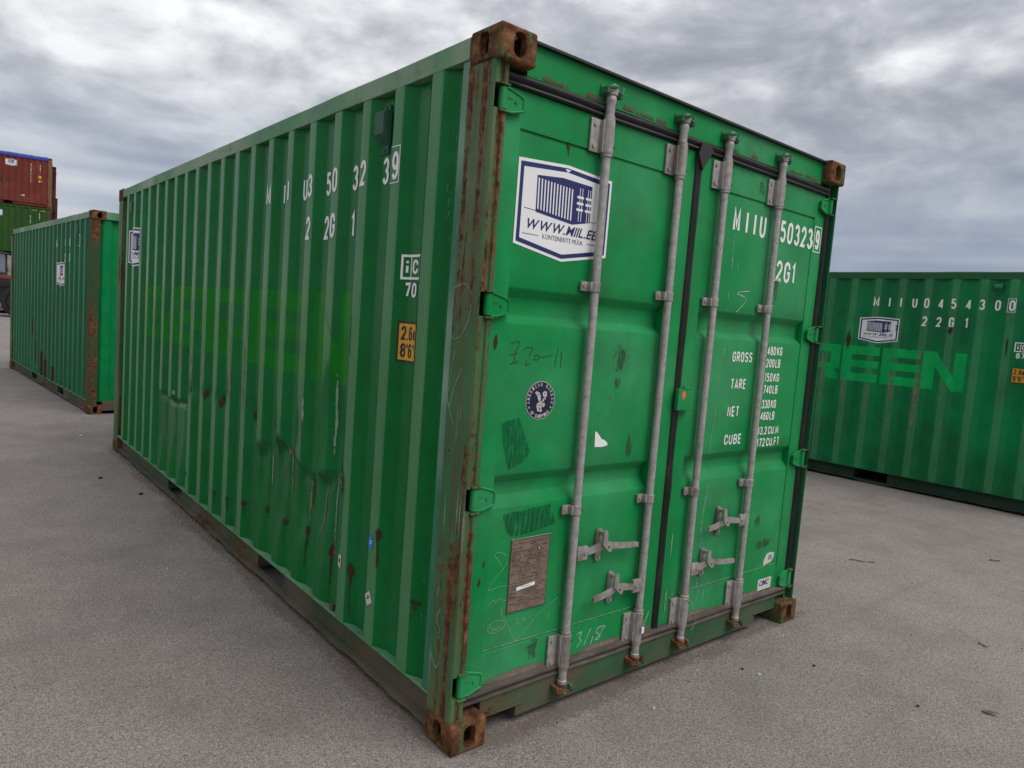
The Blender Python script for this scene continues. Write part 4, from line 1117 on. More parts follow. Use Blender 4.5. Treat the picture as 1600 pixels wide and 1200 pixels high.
CHALK = [
    ('chalk', [[(0.192, 0.711), (0.193, 0.723), (0.218, 0.721), (0.246, 0.703), (0.251, 0.678), (0.234, 0.653), (0.198, 0.623), (0.174, 0.592), (0.170, 0.581), (0.192, 0.581), (0.226, 0.586), (0.264, 0.581)], [(0.189, 0.712), (0.211, 0.689), (0.226, 0.666)], [(0.178, 0.520), (0.196, 0.538), (0.207, 0.526), (0.223, 0.535), (0.233, 0.539), (0.241, 0.529), (0.265, 0.522)]]),
    ('chalk', [[(0.239, 0.503), (0.244, 0.474), (0.250, 0.458), (0.267, 0.440), (0.295, 0.393), (0.323, 0.349), (0.338, 0.350), (0.390, 0.392), (0.440, 0.432), (0.492, 0.459), (0.541, 0.482)]]),
    ('chalk', [[(0.181, 0.431), (0.199, 0.447), (0.239, 0.449), (0.266, 0.433), (0.262, 0.417), (0.238, 0.406), (0.203, 0.404), (0.182, 0.419), (0.181, 0.431)], [(0.187, 0.426), (0.198, 0.429), (0.205, 0.414), (0.214, 0.424), (0.222, 0.412), (0.231, 0.424), (0.245, 0.411), (0.244, 0.425)]]),
    ('chalk', [[(0.324, 0.436), (0.335, 0.436), (0.333, 0.426), (0.325, 0.416), (0.347, 0.416)], [(0.364, 0.436), (0.352, 0.426), (0.357, 0.420), (0.368, 0.424), (0.357, 0.429)], [(0.380, 0.432), (0.421, 0.432)], [(0.481, 0.432), (0.480, 0.419), (0.500, 0.417), (0.498, 0.432), (0.493, 0.399)]]),
    ('chalkw', [[(0.670, 0.293), (0.701, 0.297), (0.688, 0.273), (0.701, 0.258), (0.677, 0.232)], [(0.756, 0.301), (0.720, 0.233)], [(0.775, 0.260), (0.760, 0.219)], [(0.847, 0.293), (0.807, 0.293), (0.793, 0.272), (0.817, 0.258), (0.791, 0.240), (0.814, 0.243), (0.832, 0.280), (0.848, 0.288)]]),
    ('chalkw', [[(1.712, 1.837), (1.625, 1.826), (1.608, 1.814), (1.660, 1.808), (1.688, 1.792), (1.662, 1.762), (1.612, 1.726)]]),
    ('pencil', [[(0.190, 1.518), (0.231, 1.524), (0.214, 1.479), (0.211, 1.447), (0.194, 1.441), (0.231, 1.450)], [(0.187, 1.473), (0.228, 1.482)], [(0.255, 1.496), (0.272, 1.505), (0.297, 1.503), (0.289, 1.481), (0.268, 1.440), (0.292, 1.446)], [(0.308, 1.471), (0.322, 1.477), (0.337, 1.469), (0.324, 1.459), (0.309, 1.463)], [(0.345, 1.469), (0.404, 1.479)], [(0.431, 1.513), (0.420, 1.432)], [(0.452, 1.497), (0.452, 1.429)]]),
    ('milk', [[(1.561, 2.569), (1.553, 2.480)], [(1.563, 2.428), (1.554, 2.344), (1.547, 2.282)], [(1.532, 2.095), (1.532, 2.027), (1.536, 1.937)], [(1.688, 2.569), (1.695, 2.467)], [(1.489, 2.566), (1.488, 2.473)]]),
    ('milk', [[(1.539, 1.992), (1.535, 1.888), (1.531, 1.728)], [(1.583, 1.983), (1.596, 1.880)], [(1.467, 1.682), (1.472, 1.620), (1.515, 1.580), (1.521, 1.474), (1.523, 1.361), (1.523, 1.254), (1.515, 1.161)], [(1.552, 1.574), (1.527, 1.475)]]),
    ('milk', [[(1.516, 1.172), (1.506, 1.086), (1.508, 1.018)], [(1.453, 0.993), (1.453, 0.946), (1.521, 0.894), (1.518, 0.803), (1.501, 0.688), (1.499, 0.556)], [(1.517, 0.883), (1.504, 0.746), (1.506, 0.584), (1.511, 0.339)]]),
    ('milk', [[(1.535, 0.330), (1.512, 0.268), (1.509, 0.202)], [(1.571, 0.315), (1.573, 0.222)]]),
]
for i, (mt, lines) in enumerate(CHALK):
    wd = {'chalk': .0025, 'chalkw': .0034, 'pencil': .0042, 'milk': .006}[mt]
    for l in lines:
        decal(DR, {'chalk': 'chalk_mark', 'chalkw': 'chalk_mark', 'pencil': 'pen_scrawl', 'milk': 'paint_drip'}[mt], [(mt, *ribbon(l, wd), 0)], leafR if l[0][0] > 1.2 else leafL, .0012)
for x, z, w, h in ((.262 + 1.005, .60, .014, .13), (1.262, .325, .014, .12)):
    splat(DR, 'paint_scrape', 'scrape', x, z, w, h, leafR, 'streak', 10)
for x, z, w, h, mt, kd in ((.80, 1.475, .11, .14, 'scuff', 'spot'), (.90, 1.10, .05, .12, 'scuff', 'spot'), (.79, 1.36, .06, .10, 'scuff', 'spot'), (.42, .29, .08, .10, 'scuff', 'spot'), (.40, 2.24, .03, .10, 'rust_splat', 'drip'), (1.72, 2.335, .06, .10, 'scuff', 'spot'),
                     (2.02, .62, .09, .09, 'scuff', 'spot'), (2.10, .48, .16, .06, 'scuff', 'spot'), (.115, 1.52, .025, .06, 'rust_splat', 'spot'), (.12, .62, .02, .05, 'rust_splat', 'spot'), (.135, .69, .02, .04, 'rust_splat', 'spot'), (1.95, 1.85, .05, .16, 'scuff', 'streak'), (.62, 2.33, .02, .03, 'rust_splat', 'spot'), (.30, 2.02, .0, 0, '', '')):
    if mt: splat(DR, 'stain', mt, x, z, w, h, leafR if x > 1.2 else leafL, kd, 10)
for x, w, z in ((.50, .16, 2.466), (.70, .10, 2.470), (.80, .18, 2.468), (.90, .12, 2.472), (1.13, .16, 2.468), (1.45, .12, 2.466), (1.62, .08, 2.468), (2.02, .26, 2.468), (2.18, .18, 2.470), (.30, .2, 2.466)):
    splat(DR, 'rust_fringe', 'fringe', x, z, w, .050, main, 'spot', 10, .0012)
for x, z, w, h in ((.35, .212, .40, .05), (.82, .210, .42, .045), (1.10, .212, .16, .07), (1.50, .210, .36, .045), (2.02, .210, .40, .04)):
    splat(DR, 'dust_line', 'dust', x, z, w, h, leafR if x > 1.2 else leafL, 'spot', 12, .0014)
for a_, b_, pr_ in ((.165, 1.035, leafL), (1.31, 2.255, leafR)):
    decal(DR, 'worn_seam', [('chalk', *ribbon([(a_ + (b_ - a_) * i / 12, .3425) for i in range(13)], .004), 0)], pr_, .0012)
# seal wires on the lower brackets
for pts in ([(1.045 - .03, .002, .335), (1.020, -.004, .310), (1.030, -.006, .285), (1.034, -.004, .262), (1.048, -.004, .300), (1.075, .002, .335)], [(1.365, .000, .335), (1.395, -.006, .300), (1.43, .000, .255), (1.452, .004, .215), (1.455, .010, .180), (1.440, .020, .150)]):
    fine = []
    for a, b2 in zip(pts, pts[1:]):
        for k in range(4): fine.append(Vector(a).lerp(Vector(b2), k / 4))
    fine.append(Vector(pts[-1]))
    MB().poly_tube(fine, .0022).build('seal_wire', 'chalk', main, smooth=60)
MB().box(1.026, 1.040, -.008, .000, .238, .268, .002).build('seal_tag', 'white', main)

# ---------------- side markings of the main container
def side_num(surf, parent, chars, row, h, w=.052):
    for ch, y in chars:
        ww = .017 if ch == 'I' else .036 if ch == '1' else w * 1.22 if ch == 'M' else w
        lettering(surf, parent, [(ch, -y - ww / 2, row, ww, h)])
def cr(k): return C0 + PITCH * k
def rc(k): return C0 + PITCH * (k + .5)
side_num(SM, panel, [('M', cr(6)), ('I', rc(5)), ('I', cr(5)), ('U', rc(4)), ('3', cr(4)), ('5', rc(3)), ('0', cr(3)), ('3', rc(2)), ('2', cr(2)), ('3', rc(1)), ('9', cr(1))], 2.136, .113)
side_num(SM, panel, [('2', cr(4)), ('2', rc(3)), ('G', cr(3)), ('1', rc(2))], 1.924, .116)
decal(SM, 'check_digit_box', [('white_text', *frame(-.702, -.624, 2.122, 2.272, .004), 0)], panel)
def uic(surf, parent, num, u=-.590, top=1.834):
    L = [('white_text', *rect(u, u + .135, top - .100, top), 0)]
    L.append(('side', *merge(rect(u + .010, u + .046, top - .090, top - .010), rect(u + .053, u + .125, top - .090, top - .010)), .0006))
    for t_ in (('i', u + .0225, top - .078, .011, .056), ('C', u + .062, top - .078, .040, .058), (num, u + .020, top - .172, .080, .060)):
        for k, g2 in enumerate(strokes(*t_, .40, .19)): L.append(('white_text', *g2, .0012 + k * .0002))
    decal(surf, 'code_sticker', L, parent)
uic(SM, panel, '70')
def height_sticker(surf, parent, u=-.590, v=1.398, w=.158, h=.168):
    L = [('blackp', *rect(u, u + w, v, v + h), 0), ('yellow', *rect(u + .010, u + w - .010, v + .010, v + h - .010), .0006)]
    for t_ in (('2.6m', u + .018, v + .090, .106, .058), ('8\'6"', u + .018, v + .020, .094, .058)):
        for k, g2 in enumerate(strokes(*t_, .34, .16)): L.append(('blackp', *g2, .0012 + k * .0002))
    decal(surf, 'height_sticker', L, parent)
height_sticker(SM, panel)
decal(SM, 'logo_sticker', logo_layers(-5.60, 1.835, .50, .355), panel)
# ghost of painted-over block lettering
def block(ch):
    t = .27
    if ch == 'E': return [rect(0, t, 0, 1), rect(t, 1, .76, 1), rect(t, 1, .40, .60), rect(t, 1, 0, .24)]
    if ch == 'V': return [poly([(.36, 0), (.64, 0), (1, 1), (.72, 1), (.5, .36), (.28, 1), (0, 1)])]
    if ch == 'R': return [rect(0, t, 0, 1), rect(t, 1, .78, 1), rect(.74, 1, .46, .78), rect(t, 1, .30, .46), poly([(.55, .30), (.86, .30), (1.0, 0), (.70, 0)])]
    if ch == 'G': return [rect(0, t, 0, 1), rect(t, 1, .78, 1), rect(t, 1, 0, .22), rect(.73, 1, .22, .52), rect(.5, .73, .38, .52)]
    if ch == 'N': return [rect(0, t, 0, 1), rect(1 - t, 1, 0, 1), poly([(t, 1), (t, .62), (1 - t, 0), (1 - t, .38)])]
def ghost(surf, parent, mat, u0=-4.86, u1=-1.02, v0=1.235, v1=1.672):
    s = 'EVERGREEN'; p = (u1 - u0) / len(s); w = p * .93
    for i, ch in enumerate(s):
        a = u1 - (len(s) - 1 - i) * p - w
        parts = [([(a + x * w, v0 + z * (v1 - v0)) for x, z in v], f) for v, f in block(ch)]
        decal(surf, 'faded_letter', [(mat, *merge(*parts), 0)], parent, .0010, .08 if surf.d else 0)
M['ghost_main'] = paint('overpaint_main', (0.0008, 0.172, 0.008), 0, fade=(0.004, 0.215, 0.016), fade_amt=0.35, streak=0.18, dirt_amt=0.08, rough=0.30, worn=0.60)  # crests carry the same painted reflection as the panel below
ghost(SM, panel, 'ghost_main')
for y, z, w, h in ((2.26, .352, .05, .13), (1.96, .385, .06, .17), (1.69, .39, .06, .17), (1.405, .39, .06, .22), (1.112, .36, .06, .21), (.868, .35, .055, .22), (.620, .60, .05, .19), (.32, .462, .06, .07), (3.45, .30, .05, .10), (4.86, .42, .04, .10), (2.55, .33, .05, .10), (2.82, .30, .04, .12)):
    splat(SM, 'rust_spot', 'rust_splat', -y, z - .02, w * random.uniform(1.0, 1.7), h * random.uniform(.85, 1.3), panel, 'drip', 18)
for y, z, w, h in ((2.20, .93, .10, .09), (1.865, .93, .09, .12), (1.565, .92, .08, .14), (3.10, .94, .07, .08), (2.80, .93, .06, .12), (3.42, .93, .05, .06), (1.055, .80, .05, .20)):
    splat(SM, 'rust_spot', 'rust_splat', -y, z, w, h, panel, 'spot')
for y, z, w, h, mt in ((1.83, .92, .05, .34, 'scuff'), (1.53, .93, .035, .40, 'scuff'), (1.455, 1.07, .03, .16, 'scrape'), (1.135, 1.10, .025, .42, 'scrape'), (1.46, .95, .022, .40, 'bare'), (2.565, 1.10, .022, .26, 'bare'), (2.325, 1.12, .024, .42, 'bare'), (3.155, 1.12, .022, .3, 'scrape'), (3.43, 1.08, .020, .26, 'bare'), (3.70, 1.18, .016, .22, 'bare'), (2.29, .68, .022, .22, 'scrape'), (2.61, .98, .03, .05, 'scrape'), (1.10, .66, .018, .34, 'scrape'), (1.385, .62, .02, .24, 'bare'), (4.52, 1.3, .012, .5, 'bare'), (.97, 1.5, .010, .30, 'rust_splat')):
    splat(SM, 'scuff_mark', mt, -y, z, w, h, panel, 'streak')
for y, z, w, h, mt in ((4.18, .79, .05, .06, 'bare'), (3.92, .85, .05, .05, 'scrape'), (3.66, .79, .05, .06, 'scrape'), (1.66, .81, .07, .05, 'bare'), (1.07, .79, .07, .10, 'bare'), (1.64, .70, .03, .22, 'bare'), (1.36, .68, .03, .20, 'rust_splat'), (1.22, .62, .025, .3, 'bare'), (1.09, .50, .02, .3, 'bare'), (1.92, .66, .02, .2, 'scrape')):
    splat(SM, 'scuff_mark', mt, -y, z, w, h, panel, 'spot' if h < .12 else 'streak')
for k, z0, z1 in ((1, .35, 2.3), (2, .3, 1.3), (0, .4, 2.2)):
    e = cr(k) + CREST - .002
    decal(SM, 'worn_edge', [('chalk', *ribbon([(-e, z0 + (z1 - z0) * i / 8) for i in range(9)], .0022), 0)], panel, .0012)
for pts in ([(-.268, 2.30), (-.262, 2.0), (-.265, 1.6)], [(-.25, 1.9), (-.255, 1.5), (-.245, 1.2)]):
    pass
decal(SM, 'small_sticker', [('blue', *poly([(-.690, .588), (-.662, .578), (-.655, .612), (-.660, .640), (-.688, .642), (-.695, .615)]), 0), ('white', *merge(rect(-.684, -.668, .604, .608), rect(-.682, -.664, .614, .618)), .0005)], panel)
decal(SM, 'small_sticker', [('paper', *poly([(-.700, .372), (-.672, .332), (-.632, .358), (-.660, .402)]), 0), ('blackp', *merge(rect(-.682, -.664, .362, .368), rect(-.676, -.654, .372, .378)), .0005)], panel)
decal(SM, 'small_sticker', [('paper', *poly([(-.972, .415), (-.938, .410), (-.936, .470), (-.968, .474)]), 0), ('blackp', *rect(-.960, -.946, .436, .452), .0005)], panel)
splat(SM, 'bolt_hole', 'scuff', -1.385, 2.215, .03, .05, panel, 'spot', 10)
# small bent tab under a recess
MB().box(.010, .030, 1.02, 1.05, .1725, .205, .003).build('lashing_tab', 'lowrail', main)
# white scratches near the post
SCR = [
    [(-0.144, 1.716), (-0.100, 1.714), (-0.075, 1.679), (-0.074, 1.604), (-0.110, 1.541), (-0.148, 1.520), (-0.172, 1.526)],
    [(-0.122, 1.717), (-0.174, 1.703), (-0.201, 1.661), (-0.204, 1.609), (-0.180, 1.557)],
    [(-0.147, 1.476), (-0.162, 1.412), (-0.169, 1.348), (-0.172, 1.294), (-0.125, 1.211)],
    [(-0.096, 1.418), (-0.133, 1.352), (-0.153, 1.292), (-0.159, 1.269)],
    [(-0.195, 0.333), (-0.182, 0.307), (-0.173, 0.282)],
    [(-0.173, 0.339), (-0.143, 0.295), (-0.125, 0.296), (-0.112, 0.337)],
    [(-0.181, 0.455), (-0.214, 0.364), (-0.222, 0.275)],
    [(-0.144, 0.600), (-0.155, 0.548)],
    [(-0.128, 0.517), (-0.147, 0.475), (-0.125, 0.442), (-0.126, 0.407)],
]
random.seed(11)
class PostFace:
    def cuts(self): return []
    def place(self, u, v): return (0, -u, v)
    def lift(self, co, off): return ((.004 if co.y < .1785 else .012) - off, co.y, co.z)
for l in SCR: decal(PostFace(), 'chalk_mark', [('chalk', *ribbon([(u, v) for u, v in l if -u < .178 or True], .0045), 0)], main, .0014)
lines = []
for i in range(70):
    y = random.uniform(.215, .300); z = random.choice((random.uniform(1.5, 2.4), random.uniform(.3, 2.4))); l = random.uniform(.006, .035)
    lines.append(ribbon([(-y, z), (-y - random.uniform(-.003, .003), z - l)], random.uniform(.0008, .0018)))
decal(SM, 'scratch', [('milk', *merge(*lines), 0)], panel, .0012)
# ventilator
def vent(parent, yc, z0, z1, surf, mat):
    x = prof(yc) ; b = MB()
    zc0, zc1 = z0 + .035, z1 - .030; xo = x - .040
    b.box(x - .006, x - .0005, yc - .030, yc + .030, z0, z1, .002)
    rings = []
    for z, d in ((zc0, .004), (zc0 + .045, .040), (zc1 - .012, .042), (zc1, .030)):
        rings.append([(x - .005, yc - .044, z), (x - d, yc - .038, z), (x - d, yc + .038, z), (x - .005, yc + .044, z)])
    b.loft(rings)
    for k in range(5):
        z = zc0 + .006 + k * .0085; d = .004 + .036 * (k * .0085 + .006) / .045 + .002
        b.box(x - d - .0015, x - d + .002, yc - .030, yc + .030, z, z + .003)
    for z in (z0 + .014, z1 - .012): b.tube((x - .011, yc, z), (x - .005, yc, z), .006, 8)
    return b.build('ventilator', mat, parent, smooth=30, recalc=True)
M['ventp'] = paint('ventilator_paint', (0.03, 0.10, 0.065), 8.8, fade=(0.05, 0.10, 0.07), fade_amt=.5, dirt_amt=.4, rust=.2, rstretch=(9, 9, 9), rough=.5)
vent(main, rc(1) + .012, 2.262, 2.466, SM, 'ventp'); vent(main, rc(18), 2.262, 2.466, SM, 'ventp')

# ================================================================== OTHER CONTAINERS
def variant(prefix, base, seed, **kw):
    d = {}
    d[prefix + '_side'] = paint(prefix + '_side', base, seed, **kw)
    M.update(d)
# --- right-hand green container
variant('right', (0.006, 0.142, 0.048), 11.0, fade=(0.002, 0.235, 0.068), fade_amt=.8, streak=.6, dirt=(0.024, 0.075, 0.036), dirt_amt=.5, rust=.20, rstretch=(7, 7, .8), rough=.40, chip=.15, worn=.38)  # paler crests here paint in the contrast of the ribs' shading
M['right_rail'] = paint('right_rail', (0.022, 0.105, 0.045), 11.5, rust=.22, rstretch=(6, 2, 8), fade=(0.06, 0.13, 0.06), streak=.3, dirt_amt=.3, rough=.55)
M['right_low'] = paint('right_low', (0.018, 0.045, 0.028), 11.7, rust=.2, rstretch=(6, 2, 8), fade=(0.04, 0.05, 0.035), streak=.3, dirt_amt=.4, rough=.7)
M['ghost_right'] = paint('overpaint_right', (0.001, 0.40, 0.09), 11.9, fade=(0.001, 0.34, 0.08), fade_amt=.6, streak=.25, dirt_amt=.15, rough=.42)
rt = thing('shipping_container', 'green container at the right edge with ghost block letters and a white web-address badge', 'container', (7.531, -.110, -.055), R(2.92))
rp = shell(rt, dict(side='right_side', rail='right_rail', lowrail='right_low', cast='cast', end='right_side', post='post', post2='post'))
SN = Side(False)
side_num(SN, rp, [(c, cr(6) - PITCH / 2 * i) for i, c in enumerate('MIIU0454300')], 2.165, .115, .054)
side_num(SN, rp, [('2', cr(4)), ('2', rc(3)), ('G', cr(3)), ('1', rc(2))], 1.955, .116, .054)
decal(SN, 'check_digit_box', [('white_text', *frame(-.702, -.624, 2.150, 2.298, .005), 0)], rp)
M['side_r_box'] = M['right_side']
uic(SN, rp, '87'); height_sticker(SN, rp)
decal(SN, 'logo_sticker', logo_layers(-2.225, 1.722, .470, .318), rp)
broken(M['ghost_right'], 16, .30, .40)
ghost(SN, rp, 'ghost_right', -5.20)
vent(rt, rc(1) + .012, 2.335, 2.480, SN, 'right_side')
for k, z, h, w in ((4, 1.10, .70, .05), (4, 1.62, .10, .04), (5, 1.20, .45, .045), (5, .80, .25, .02), (6, 1.02, .25, .022), (7, 1.12, .35, .035), (8, 1.28, .75, .045), (9, 1.2, .6, .045), (5, 1.92, .08, .05)):
    splat(SN, 'peeled_paint', 'bare', -cr(k) + random.uniform(-.012, .012), z, w, h, rp, 'streak', 16)
splat(SN, 'rust_spot', 'rust_splat', -cr(1), 1.77, .03, .22, rp, 'streak')
splat(SN, 'rust_spot', 'rust_splat', -cr(3), 1.92, .07, .12, rp, 'spot'); splat(SN, 'rust_spot', 'rust_splat', -cr(7), 1.75, .08, .3, rp, 'spot')
# --- left-hand green container standing end-on behind the main one
variant('left', (0.006, 0.120, 0.045), 17.0, fade=(0.004, 0.150, 0.045), fade_amt=.6, streak=.35, dirt=(0.03, 0.06, 0.035), dirt_amt=.25, rust=.12, rstretch=(6, 6, 1.2), rough=.42, chip=.15)
M['left_end'] = paint('left_end', (0.003, 0.20, 0.055), 17.4, fade=(0.002, 0.22, 0.07), streak=.15, dirt_amt=.1, rough=.4)  # brighter than the long side: stronger light on this end put into the colour
M['left_post'] = paint('left_post', (0.025, 0.075, 0.03), 17.8, rust=.62, rstretch=(7, 7, 1.6), fade=(0.06, 0.07, 0.035), streak=.5, dirt_amt=.5, rough=.7)
lf = thing('shipping_container', 'green container standing behind the dented one, left of it, with a brown rusty post', 'container', (.137, 8.375, 0), 1.632 - math.pi / 2)
lp = shell(lf, dict(side='left_side', rail='rail', lowrail='lowrail', cast='cast', end='left_end', post='left_post', post2='post'))
side_num(SN, lp, [('M', cr(6)), ('I', rc(5)), ('I', cr(4)), ('U', cr(3))], 2.165, .115)
side_num(SN, lp, [('2', cr(4)), ('G', cr(3))], 1.955, .116)
decal(SN, 'check_digit_box', [('white_text', *frame(-.702, -.624, 2.150, 2.298, .008), 0)], lp)
decal(SN, 'logo_sticker', logo_layers(-2.04, 1.60, .44, .36), lp)
vent(lf, rc(1) + .012, 2.262, 2.466, SN, 'ventp')
for y, z, w, h in ((3.05, .36, .22, .42), (2.80, .30, .10, .35), (3.6, .5, .10, .4), (2.25, .28, .08, .25), (3.9, .9, .06, .3), (1.9, .25, .06, .3)):
    splat(SN, 'rust_patch', 'rust_splat', -y, z, w, h, lp, 'flat')
for k, z, h in ((7, 1.3, .5), (10, 1.2, .6), (13, 1.0, .5), (15, 1.3, .5)): splat(SN, 'peeled_paint', 'bare', -cr(k), z, .03, h, lp, 'streak')

# --- stacks far behind on the left
STK = dict(
    red=((0.150, 0.030, 0.018), (0.19, 0.05, 0.035)), green2=((0.022, 0.075, 0.014), (0.035, 0.095, 0.02)),
    pale=((0.34, 0.30, 0.25), (0.40, 0.37, 0.32)), maroon=((0.070, 0.016, 0.013), (0.09, 0.03, 0.02)))
for i, (k, (a, b2)) in enumerate(STK.items()):
    M['stk_' + k] = paint('stack_' + k, a, 21 + i * 1.7, fade=b2, fade_amt=.6, streak=.35, dirt_amt=.3, rust=.55 if k == 'pale' else .12, rstretch=(1.6, 1.6, 1.0) if k == 'pale' else (6, 6, 1), rough=.55)
    M['stp_' + k] = paint('stack_post_' + k, (0.20, 0.11, 0.05) if k == 'red' else tuple(x * .8 for x in a), 22 + i * 1.7, fade=(.12, .07, .05), fade_amt=.6, rust=.45, rstretch=(6, 6, 1.2), dirt_amt=.4, rough=.6)
STACK_RZ = R(83.0)
def stack_box(kind, loc, label, zscale=1.0):
    r = thing('shipping_container', label, 'container', loc, STACK_RZ, 'containers stacked in the far rows'); r.scale = (1, 1, zscale)
    s = shell(r, dict(side='stk_' + kind, rail='stk_' + kind, lowrail='stk_' + kind, cast='stp_' + kind, end='stk_' + kind, post='stp_' + kind, post2='stp_' + kind))
    return r, s
c0 = Vector((3.69, 43.29, 0)); back = Vector((math.cos(STACK_RZ), math.sin(STACK_RZ), 0)); alongY = Vector((-math.sin(STACK_RZ), math.cos(STACK_RZ), 0))
def bad(s, u, v):
    decal(SN, 'logo_sticker', logo_layers(u, v, .50, .34), s)
def column(s, y, z, txt, h=.085, step=.105):
    lettering(SN, s, [(ch, -y - (.02 if ch not in 'I1' else .008), z - i * step, .04 if ch not in 'I1' else .016, h) for i, ch in enumerate(txt)])
def beams(p):
    for t in (.25, 5.75):
        q = p + alongY * t
        o = MB().box(-.05, 2.49, -.07, .07, 0, .139, .006).build('timber_block', 'plate', None)
        o.location = (q.x, q.y, 0); o.rotation_euler = (0, 0, STACK_RZ)
        tag(o, 'squared timber under the %s of the pale container in the %s far stack' % ('right end' if t < 1 else 'left end', 'first' if p is c0 else 'second'), 'timber', 'timbers under the far stacks')
beams(c0)
r1, s1 = stack_box('pale', c0 + Vector((0, 0, .14)), 'rust-flecked pale container at the bottom of the far left stack', 1.115)
r2, s2 = stack_box('green2', c0 + Vector((0, 0, 3.075)), 'olive green container in the middle of the far left stack, under the red one')
r3, s3 = stack_box('red', c0 + Vector((0, 0, 5.675)), 'brick red container on top of the far left stack, under a blue tarpaulin')
bad(s3, -2.02, 1.93); bad(s2, -2.60, 1.93)
column(s3, .92, 2.10, 'MIIUIIIIIII', .08, .09); column(s3, .52, 2.10, '22G1', .08, .10)
lettering(SN, s3, [('87', -.58, 1.28, .14, .10)]); decal(SN, 'height_sticker', [('yellow', *rect(-.60, -.46, 1.48, 1.62), 0)], s3)
decal(SN, 'small_sticker', [('paper', *rect(-1.32, -1.18, .48, .55), 0)], s3)
column(s2, .92, 2.05, 'MIIUI', .08, .09); column(s2, .52, 2.22, '22G1', .08, .10)
decal(SN, 'small_sticker', [('yellow', *rect(-.86, -.66, 2.40, 2.43), 0), ('yellow', *rect(-.50, -.24, 2.40, 2.43), 0)], s2)
splat(SN, 'stain', 'scuff', -2.2, 1.22, 1.4, .5, s3, 'spot', 14)
for y, z, w, h in ((2.3, 2.0, .35, .5), (1.95, 1.9, .3, .4), (2.6, 1.7, .3, .6), (1.5, 1.9, .3, .6), (3.1, 1.8, .4, .6)): splat(SN, 'rust_patch', 'rust_splat', -y, z, w, h, s1, 'spot', 14)
# tarpaulin roof of the red open-top
tp = MB(); rings = []
for i in range(60):
    y = .19 + 5.68 * i / 59; k = .006 * math.sin(i * 1.9) + .02 * mnoise.noise(Vector((y * 2, 0, 3)))
    rings.append([(-.016, y, 2.42 + k * .6), (-.020, y, 2.545), (.02, y, 2.610 + k), (1.2, y, 2.66 + k), (2.42, y, 2.61 + k), (2.455, y, 2.545), (2.452, y, 2.42)])
tp.loft(rings, close=False)
M['tarp'] = flat('blue_tarpaulin', (0.012, 0.030, 0.30), .5, var=.2, scale=4)
to = tp.build('tarpaulin', 'tarp', None, smooth=60)
to.location = r3.location; to.rotation_euler = (0, 0, STACK_RZ)
tag(to, 'blue tarpaulin stretched over the top of the red container', 'tarpaulin')
c1 = Vector((4.21, 46.14, 0))
beams(c1)
stack_box('pale', c1 + Vector((0, 0, .14)), 'bottom container of the second far stack, behind the first', 1.115)
stack_box('maroon', c1 + Vector((0, 0, 3.075)), 'middle maroon container of the second far stack, behind the olive one')
stack_box('maroon', c1 + Vector((0, 0, 5.675)), 'top maroon container of the second far stack, behind the red one')
c2_ = Vector((5.74, 58.13, 0))
for i, nm in enumerate(('lowest', 'middle', 'topmost')):
    stack_box('maroon', c2_ + Vector((0, 0, 2.592 * i)), nm + ' container of the farthest stack, just peeking out right of the others')

